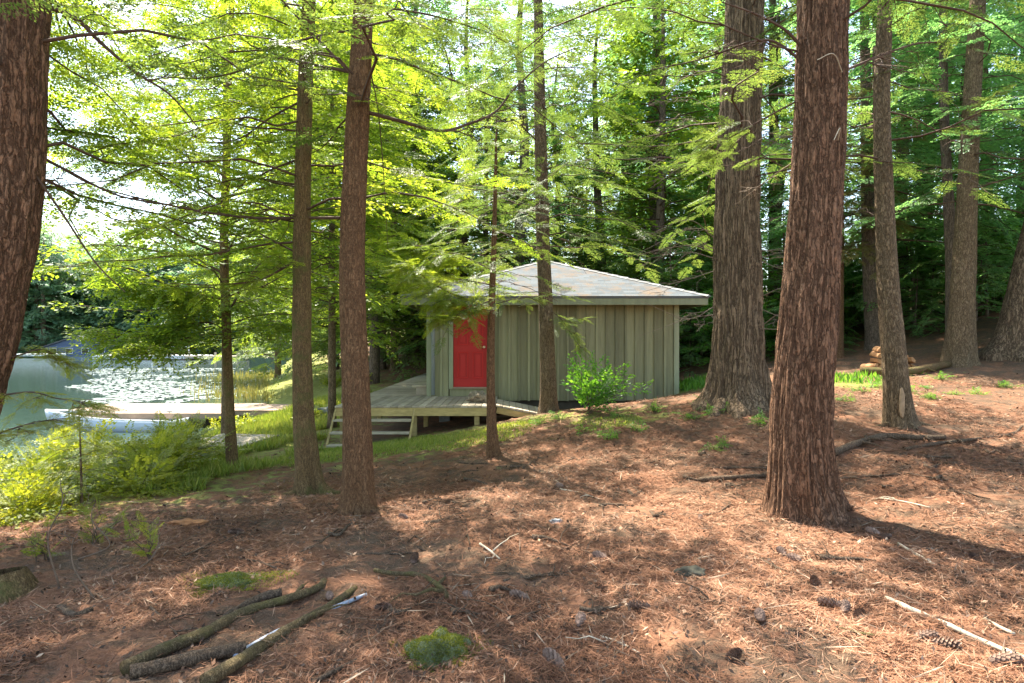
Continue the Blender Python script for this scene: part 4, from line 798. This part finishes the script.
ordinals(lab[2][1], 'bright bushy forest hemlock, %s of the bushy ones')
ordinals(lab[3][1], 'broadleaf tree in the forest behind, %s of the broadleaf ones')
ordinals('young hemlocks of the understory', 'young hemlock of the understory, %s of the young hemlocks')
ordinals('young broadleaf trees of the understory', 'low young broadleaf of the understory, %s of its kind')
# far shore
FP = proto(61, 11, .2, 0., 3.6, 60, T_FAR, M['distant'], 2.0, .9, name='far_tree', prof=lambda u: (1-u)**.6+.1)
FP2 = proto(62, 10, .2, .5, 4.2, 50, T_LEAF_S, M['distant'], 2.4, .9, name='far_tree', prof=bp, up=.35)
protos = [FP, FP2]
for i in range(120):
    k = i % 2; row = i % 3; X = -150+i*1.02+rf_.uniform(-2, 2); Y = 114+row*9+rf_.uniform(-2, 2)
    if row == 0 and (-83 < X < -56): Y += 8
    if X > -28: continue
    put(k, protos, X, Y, rf_.uniform(1.4, 2.2), rf_.uniform(0, 6.28), 'hazy tree on the far shore of the lake', 'trees on the far shore', 6)

# ------------------------------------------------------------------ bushes, shrub, seedlings
def bush(x, y, hgt, rad, n, temps, mf, name, label, cat='bush', group=None, bl=.5, seed=0, tint=.6, sp=.14, spread=.9):
    rng = np.random.default_rng(seed); g0 = hz(x, y); root = empty(name, (x, y, g0), 0, label, cat, group); tb = TB(); fo = Foliage(temps)
    for i in range(n):
        az = rng.uniform(0, 6.28); L = hgt*rng.uniform(.6, 1.1); out = rad/hgt*rng.uniform(.1, spread); s = np.linspace(0, 1, 7)
        pth = np.stack([L*out*math.cos(az)*s**1.3+rng.normal(0, .02), L*out*math.sin(az)*s**1.3+rng.normal(0, .02), L*s*(1-.25*out*s)-.03], -1)+rng.normal(0, .012, (7, 3)); tb.tube(pth, np.linspace(.006, .002, 7)*max(1, hgt), 4)
        clothe(pth, fo, rng, bl, sp, .25, tint+rng.normal(0, .1), (30, 90), .4)
    tb.build('stems', M['twig'], root); fo.build('foliage', M[mf], root); return root
bl_ = [(-4.9, 8.6, 1.05, .8, 'round yellow green bush nearest the mossy slim trunk'), (-5.6, 7.5, 1.0, .9, 'dense yellow green bush right of the skinny sapling'), (-6.2, 9.2, 1.2, 1., 'tall bright bush in front of the rowing boat'), (-6.2, 6.8, .8, .8, 'low leafy bush left of the skinny sapling'), (-7.1, 8.2, 1., .9, 'shore bush overhanging the water at far left'), (-5.5, 10.4, .95, .8, 'bush between the boat and the sunken platform'), (-7.0, 11.2, .9, .9, 'waterside bush below the boat bow'), (-4.9, 6.3, .45, .6, 'low scrubby bush at the edge of the needles'), (-5.4, 9.6, .8, .9, 'broad bush between the round one and the dock'), (-6.6, 8., .9, 1., 'dense leafy bush behind the skinny sapling'), (-5.6, 6.5, .6, .8, 'short bush at the foot of the skinny sapling'), (-4.5, 7.6, .5, .7, 'small yellow green bush at the right end of the bank bushes'), (-7.2, 9.8, 1., 1., 'waterside bush just left of the boat bow')]
for i, (x, y, h_, r_, lb) in enumerate(bl_): bush(x, y, h_*.66, r_, 44, T_LEAF+T_NEAR, 'bush', 'shore_bush', lb, 'bush', 'bushes on the lake bank', .46, 100+i, .6, .12, 1.3)
for i, (x, y) in enumerate(((-6.9, 14.9), (-6.9, 16.2), (-5.6, 17.4), (-5.2, 21), (-5.6, 23.5), (-7, 24.5))):
    bush(x, y, .34 if i < 3 else .5, .5, 16, T_LEAF, 'bush', 'shore_bush', 'leafy bush in the grass behind the sunken platform' if i < 3 else 'leafy bush on the bank past the gangway end', 'bush', 'bushes beside the dock' if i < 3 else 'bushes past the dock', .45, 130+i, .55)
s0 = G(590, 415); root = bush(s0[0], s0[1], .78, .7, 12, T_LEAF, 'fresh', 'maple_shrub', 'fresh green leafy shrub leaning right before the shed wall', 'shrub', None, .62, 7, .65, .14)
root.rotation_euler = (0, R(16), 0)
gb = [(560, 420), (620, 418), (655, 412), (585, 432), (540, 425), (640, 430), (712, 415), (730, 412), (700, 405), (925, 388), (940, 380), (905, 392), (980, 395), (720, 450), (860, 392), (845, 402), (870, 388), (955, 395), (930, 400), (1005, 388), (690, 420), (610, 440), (760, 425)]
for i, (a, b_) in enumerate(gb):
    p = G(a, b_); q_ = random.uniform(.8, 1.9); bush(p[0], p[1], .1*q_, .16*q_, 6, T_LEAF, 'fresh', 'seedling', 'tiny green seedling clump sprouting from the needles', 'seedling', 'seedling clumps on the forest floor', .16, 160+i, .6, .05)
for i, (a, b_) in enumerate(((45, 560), (95, 545), (150, 560))):
    p = G(a, b_); bush(p[0], p[1], .34, .3, 5, T_NEAR, 'bush', 'hemlock_seedling', ('feathery seedling left of the others on the near slope', 'feathery seedling in the middle of the near slope', 'feathery seedling nearest the orange bark piece')[i], 'seedling', None, .2, 190+i, .4, .12)

# ------------------------------------------------------------------ logs, sticks, moss, stump, cones, firewood
def stick(name, pts, r0, r1, m, label, cat='branch', n=10, wob=.06, kids=0, seed=0, sink=.0):
    rng = np.random.default_rng(seed+int(r0*1e4)); g = [G(a, b_) for a, b_ in pts]; g = np.array(g); g[:, 2] += np.linspace(r0, r1, len(g))*(1-sink)
    base = g[0].copy(); pth = smooth_path(g-base, 6); rad = np.linspace(r0, r1, len(pth))*(1+rng.normal(0, wob, len(pth)))
    mb_ = MB(); mb_.tube(pth, rad, n)
    for k in range(kids):
        i = rng.integers(2, len(pth)-2); az = rng.uniform(0, 6.28); q = limb_path(pth[i], az, rng.uniform(.12, .35), rng.uniform(0, .4), .3, rng, 5, .2); mb_.tube(q, np.linspace(r1*.7+.002, .0015, 5), 5)
    o = mb_.build(name, m, None, smooth=True); o.location = base; return tag(o, label, cat)
M['mosslog'] = bark('mossy_branch_bark', (.09, .065, .03), (.3, .22, .11), (.46, .36, .2), 3, .8, (.22, .19, .06))
M['log'] = bark('dry_branch_bark', (.04, .027, .018), (.14, .095, .062), (.26, .19, .13), 2.2, .5)
stick('fallen_branch', [(125, 676), (165, 657), (205, 640), (245, 618), (290, 603), (318, 592), (324, 585)], .036, .022, M['mosslog'], 'longest mossy fallen branch lying diagonally in the foreground', kids=2)
stick('fallen_branch', [(205, 690), (240, 668), (265, 650), (300, 627), (330, 610), (355, 592)], .036, .02, M['mosslog'], 'mossy fallen branch running parallel, right of the longest one', seed=3, kids=1)
stick('fallen_branch', [(130, 681), (165, 674), (205, 664), (245, 655)], .034, .034, M['log'], 'rough brown fallen branch wedged between the two mossy ones', seed=4)
stick('fallen_branch', [(222, 627), (240, 613), (262, 603), (282, 598)], .024, .03, M['log'], 'short brown log piece behind the longest mossy branch', seed=5)
stick('grey_pipe', [(235, 660), (262, 643), (300, 624), (335, 610), (366, 597)], .014, .012, M['bluestick'], 'thin blue grey pipe half hidden between mossy branches', 'pipe', wob=.02)
stick('fallen_stick', [(312, 688), (335, 674), (357, 663)], .013, .011, M['log'], 'short dark stick at the bottom edge below the branches', 'stick')
stick('exposed_root', [(374, 573), (392, 578), (420, 580), (440, 592), (448, 602)], .014, .018, M['mosslog'], 'bent exposed root arching out of the needles', 'root', kids=3, sink=-.5)
stick('fallen_branch', [(832, 458), (860, 447), (885, 440), (915, 441), (945, 440)], .045, .03, M['log'], 'dark fallen branch behind the largest trunk on its right', kids=7)
stick('fallen_branch', [(905, 452), (940, 446), (975, 441), (1012, 436), (1022, 428)], .025, .015, M['log'], 'thin forked fallen branch reaching the right edge', kids=5)
stick('fallen_branch', [(700, 483), (735, 480), (768, 478)], .03, .022, M['log'], 'dark fallen branch lying left behind the largest trunk', kids=2)
stick('fallen_stick', [(712, 470), (740, 469), (768, 470)], .014, .012, M['log'], 'thin stick just behind the dark branch left of the trunk', 'stick')
stick('fallen_stick', [(838, 481), (870, 478), (905, 476), (940, 480)], .014, .009, M['log'], 'slender stick lying behind the trunk towards the right', 'stick', kids=3)
stick('bare_stick', [(886, 602), (915, 615), (945, 628), (985, 645), (1030, 664)], .017, .013, M['palestick'], 'long pale barkless stick slanting into the right corner', 'stick')
stick('bare_stick', [(898, 546), (915, 556), (935, 568)], .011, .01, M['palestick'], 'short pale stick above the long pale one', 'stick')
stick('bare_stick', [(985, 622), (1000, 629), (1014, 636)], .01, .009, M['palestick'], 'tiny pale stick at the right beyond the long one', 'stick')
stick('fallen_stick', [(836, 630), (865, 637), (900, 641)], .011, .009, M['mosslog'], 'olive brown stick near the lower right corner', 'stick')
stick('fallen_stick', [(295, 558), (318, 546), (338, 530)], .012, .006, M['log'], 'stick slanting towards the foot of the straight trunk', 'stick', kids=2)
stick('fallen_branch', [(860, 375), (905, 376), (948, 368)], .09, .07, M['bark_moss'], 'mossy log lying between the curving and the tall trunk', 'log', kids=3)
stick('fallen_branch', [(965, 366), (985, 352), (1005, 348), (1030, 352)], .06, .04, M['log'], 'dark fallen limb at the foot of the right bank', kids=6)
stick('fallen_stick', [(60, 612), (75, 618), (92, 612)], .02, .016, M['log'], 'short dark chunk of branch at left in the needles', 'stick')
for i, (a, b_, c_, d_) in enumerate(((480, 545, 500, 560), (465, 520, 470, 545), (395, 540, 425, 552), (550, 575, 600, 590), (640, 540, 655, 570), (560, 490, 600, 500), (150, 610, 180, 640), (240, 560, 280, 572), (700, 600, 745, 610), (760, 560, 800, 575), (600, 640, 640, 655), (505, 620, 540, 612), (180, 560, 225, 545), (620, 470, 655, 462), (940, 490, 990, 500), (880, 500, 930, 508))):
    tag(stick('fallen_stick', [(a, b_), ((a+c_)/2, (b_+d_)/2+random.uniform(-3, 3)), (c_, d_)], .009, .005, M['log' if i % 5 else 'palestick'], None, None, kids=2, seed=i), 'short broken stick lying loose on the needle floor', 'stick', 'short broken sticks on the needles')
def mound(px, py, rx, ry, hgt, label):
    c = G(px, py); c[2] -= hgt*.25; o = rock('moss_mound', c, (rx, ry, hgt), M['moss'], label, 'moss', seed=px, rough=.25, sub=5)
    n = 9000; a = rg.uniform(0, 2*pi, n); el = np.arccos(rg.uniform(.15, 1, n)); d0 = np.stack([np.sin(el)*np.cos(a), np.sin(el)*np.sin(a), np.cos(el)], -1)
    k = 1+.25*vnoise(d0[:, 0]*2.2+px, d0[:, 1]*2.2+9, d0[:, 2]*2.2+4)*2; p = d0*k[:, None]*np.array((rx, ry, hgt))*.98
    v, f, t = rhombi(p, unit(d0+rg.normal(0, .5, (n, 3))), unit(rg.normal(0, 1, (n, 3))), rg.uniform(.008, .02, n), np.full(n, .003), np.clip(rg.normal(.5, .25, n), 0, 1))
    m2 = 5000; aa = rg.uniform(0, 2*pi, m2); rr2 = .75+.75*rg.random(m2)**2; px_, py_ = rx*rr2*np.cos(aa)*(1+.3*np.sin(3*aa)), ry*rr2*np.sin(aa)*(1+.3*np.cos(2*aa))*1.2; gz_ = H(c[0]+px_, c[1]+py_)+Hm(c[0]+px_, c[1]+py_)-c[2]
    v2, f2, t2 = rhombi(np.stack([px_, py_, gz_], -1), unit(np.stack([rg.normal(0, .6, m2), rg.normal(0, .6, m2), np.ones(m2)], -1)), unit(rg.normal(0, 1, (m2, 3))), rg.uniform(.008, .02, m2), np.full(m2, .004), np.clip(rg.normal(.7, .25, m2), 0, 1))
    f = np.concatenate([f, f2+len(v)]); v = np.concatenate([v, v2]); t = np.concatenate([t, t2])
    q = mesh_obj('moss_tufts', v, f, leaf_mat('moss_tuft', (.06, .08, .01), (.14, .17, .025), (.26, .25, .05), .3), o, False, t); q['kind'] = 'stuff'; return o
mound(232, 584, .24, .13, .055, 'flat bright green moss patch behind the fallen branches')
mound(440, 652, .16, .11, .11, 'round green moss cushion in the centre foreground')
q = G(2, 592); stp = empty('tree_stump', tuple(q), 0, 'dark rotten mossy stump at the left edge', 'stump')
tt_ = trunk_obj([q+np.array([0, 0, -.1]), q+np.array([.01, 0, .02]), q+np.array([0, .01, .13])], [.2, .15, .11], M['bark_moss'], stp, 40, .12, .2, 5, .02, 'stump_body', 4, q)
rock('bark_chunk', G(188, 526, .02), (.17, .05, .035), simple('orange_bark', (.45, .2, .08), .9, .35, 14, .5), 'flat orange brown bark chunk on the sunny slope', 'bark', seed=8)
rock('stone', G(556, 524, .01), (.06, .04, .025), M['greystone'], 'small pale grey stone in the middle of the needles', 'stone', seed=12)
rock('stone', G(690, 577, .02), (.09, .06, .04), simple('dark_mossy_stone', (.1, .09, .06), .95, .4, 14, .6), 'dark half-buried stone right of centre', 'stone', seed=14)
# cones: core with overlapping scales
def cone_proto(L=.11, r=.024):
    mb_ = MB(); k = 0
    mb_.tube([(-L/2, 0, 0), (-L*.3, 0, 0), (L*.2, 0, 0), (L/2, 0, 0)], [r*.3, r*.6, r*.45, r*.1], 8)
    for i in range(70):
        s = i/70; x = -L/2+L*s; rr_ = r*(.5+1.9*s)*(1-s)**.55+.004; a = i*2.4; cx, cz = math.cos(a), math.sin(a); w_ = .009
        mb_.add([(x, -cz*w_+cx*rr_*.3, cx*w_+cz*rr_*.3), (x, cz*w_+cx*rr_*.3, -cx*w_+cz*rr_*.3), (x+.012, cx*rr_+cz*w_*.8, cz*rr_-cx*w_*.8), (x+.016, cx*rr_*1.08, cz*rr_*1.08), (x+.012, cx*rr_-cz*w_*.8, cz*rr_+cx*w_*.8)], [(0, 1, 2, 3, 4)], random.random())
    return mb_.build('pine_cone', M['cone'])
cn = cone_proto(); first = True
for i, (a, b_) in enumerate(((885, 540), (874, 536), (845, 612), (832, 608), (860, 617), (782, 556), (560, 488), (330, 600), (382, 612), (404, 520), (520, 600), (1004, 664), (925, 640), (945, 648), (795, 562), (700, 520), (640, 610), (415, 560), (468, 600), (235, 535), (600, 560), (760, 620), (735, 660), (555, 665), (580, 625), (975, 560), (815, 585))):
    o = cn if first else cn.copy(); 
    if not first: col.objects.link(o)
    first = False; p = G(a, b_, .022); o.location = p; o.rotation_euler = (random.uniform(0, 6), random.uniform(-.2, .2), random.uniform(0, 6.28)); s_ = random.uniform(.8, 1.25); o.scale = (s_, s_, s_)
    tag(o, 'dark open pine cone lying on the needles', 'pine cone', 'pine cones on the forest floor')
# firewood: split pieces with pale faces
p0 = G(874, 383); k = 0
def split_log(L=.42, r=.09):
    mb_ = MB(); a = np.linspace(0, R(110), 7); prof = [(0, 0)]+[(r*math.cos(x)*random.uniform(.92, 1.08), r*math.sin(x)*random.uniform(.92, 1.08)) for x in a]; n = len(prof)
    v = [(x, y, z) for x in (-L/2, L/2) for y, z in prof]; mb_.add(v, [tuple(range(n))[::-1], tuple(range(n, 2*n))]+[(i, (i+1) % n, n+(i+1) % n, n+i) for i in range(n)], random.random()); return mb_.build('split_log', M['firewood'], None, .004)
lg = split_log(); base_y = 14.0; bx = (888-512)/F*base_y; bz = hz(bx, base_y)
for row in range(4):
    for j_ in range(6-row):
        o = lg if (row == 0 and j_ == 0) else lg.copy()
        if o is not lg: col.objects.link(o)
        o.location = (bx-.42+j_*.17+row*.085+random.uniform(-.02, .02), base_y+random.uniform(-.08, .08), bz+.05+row*.12); o.rotation_euler = (random.uniform(-.2, .2)+random.choice([0, 1.57]), random.uniform(-.15, .15), 1.57+random.uniform(-.35, .35)); s_ = random.uniform(.8, 1.2); o.scale = (s_, s_, s_)
        tag(o, 'fresh orange split log in the small firewood pile', 'firewood', 'split logs of the firewood pile')
for i in range(40):
    a = r1.uniform(150 if i % 4 == 0 else 380, 1000); b_ = r1.uniform(455, 640) if i % 3 else r1.uniform(450, 510); L_ = r1.uniform(14, 60)*(b_-341)/190; dy = r1.uniform(-.35, .25)*L_
    tag(stick('surface_root', [(a, b_), (a+L_*.35, b_+dy*.2+r1.normal(0, 2)), (a+L_*.7, b_+dy*.7+r1.normal(0, 2)), (a+L_, b_+dy)], r1.uniform(.011, .024), .005, M['log'], None, None, kids=3, seed=i, sink=.1), 'dark thin root or twig half buried in the needles', 'root', 'half buried roots on the forest floor')
# bare saplings in front left
for i, pts in enumerate(([(60, 590), (48, 540), (62, 505), (60, 480)], [(78, 560), (110, 545), (92, 520), (96, 500)], [(135, 572), (150, 560), (158, 545), (159, 520)], [(95, 600), (75, 570), (72, 545), (80, 530)])):
    p0 = G(*pts[0]); pp = [p0]+[P(a, b_, p0[1]+.05*k) for k, (a, b_) in enumerate(pts[1:])]; mb_ = MB(); q = smooth_path([x-p0 for x in pp], 5); mb_.tube(q, np.linspace(.007, .002, len(q)), 5)
    rng = np.random.default_rng(i+50)
    for k in range(6): j_ = rng.integers(3, len(q)-1); mb_.tube(limb_path(q[j_], rng.uniform(0, 6.28), rng.uniform(.1, .3), .5, .2, rng, 5, .3), np.linspace(.003, .001, 5), 4)
    o = mb_.build('bare_sapling', M['twig'], smooth=True); o.location = p0
    tag(o, ('tallest leafless twiggy sapling near the stump', 'crooked leafless sapling on the near left slope', 'short reddish bare stem curving up from the needles', 'leafless sapling arching over the needles near the stump')[i], 'sapling')
ordinals('pine cones on the forest floor', 'dark open pine cone on the needles, %s of the cones')
ordinals('split logs of the firewood pile', 'fresh orange split log in the firewood pile, %s')
ordinals('half buried roots on the forest floor', 'dark thin half buried root, %s of the dark roots')
ordinals('seedling clumps on the forest floor', 'tiny green seedling clump, %s of the clumps')
ordinals('short broken sticks on the needles', 'short broken loose stick, %s of the short sticks')
ordinals('bushes beside the dock', 'leafy bush in grass behind the sunken platform, %s of three')
ordinals('bushes past the dock', 'leafy bush on the bank past the gangway end, %s of three')
print('faces', sum(len(m_.polygons) for m_ in bpy.data.meshes))
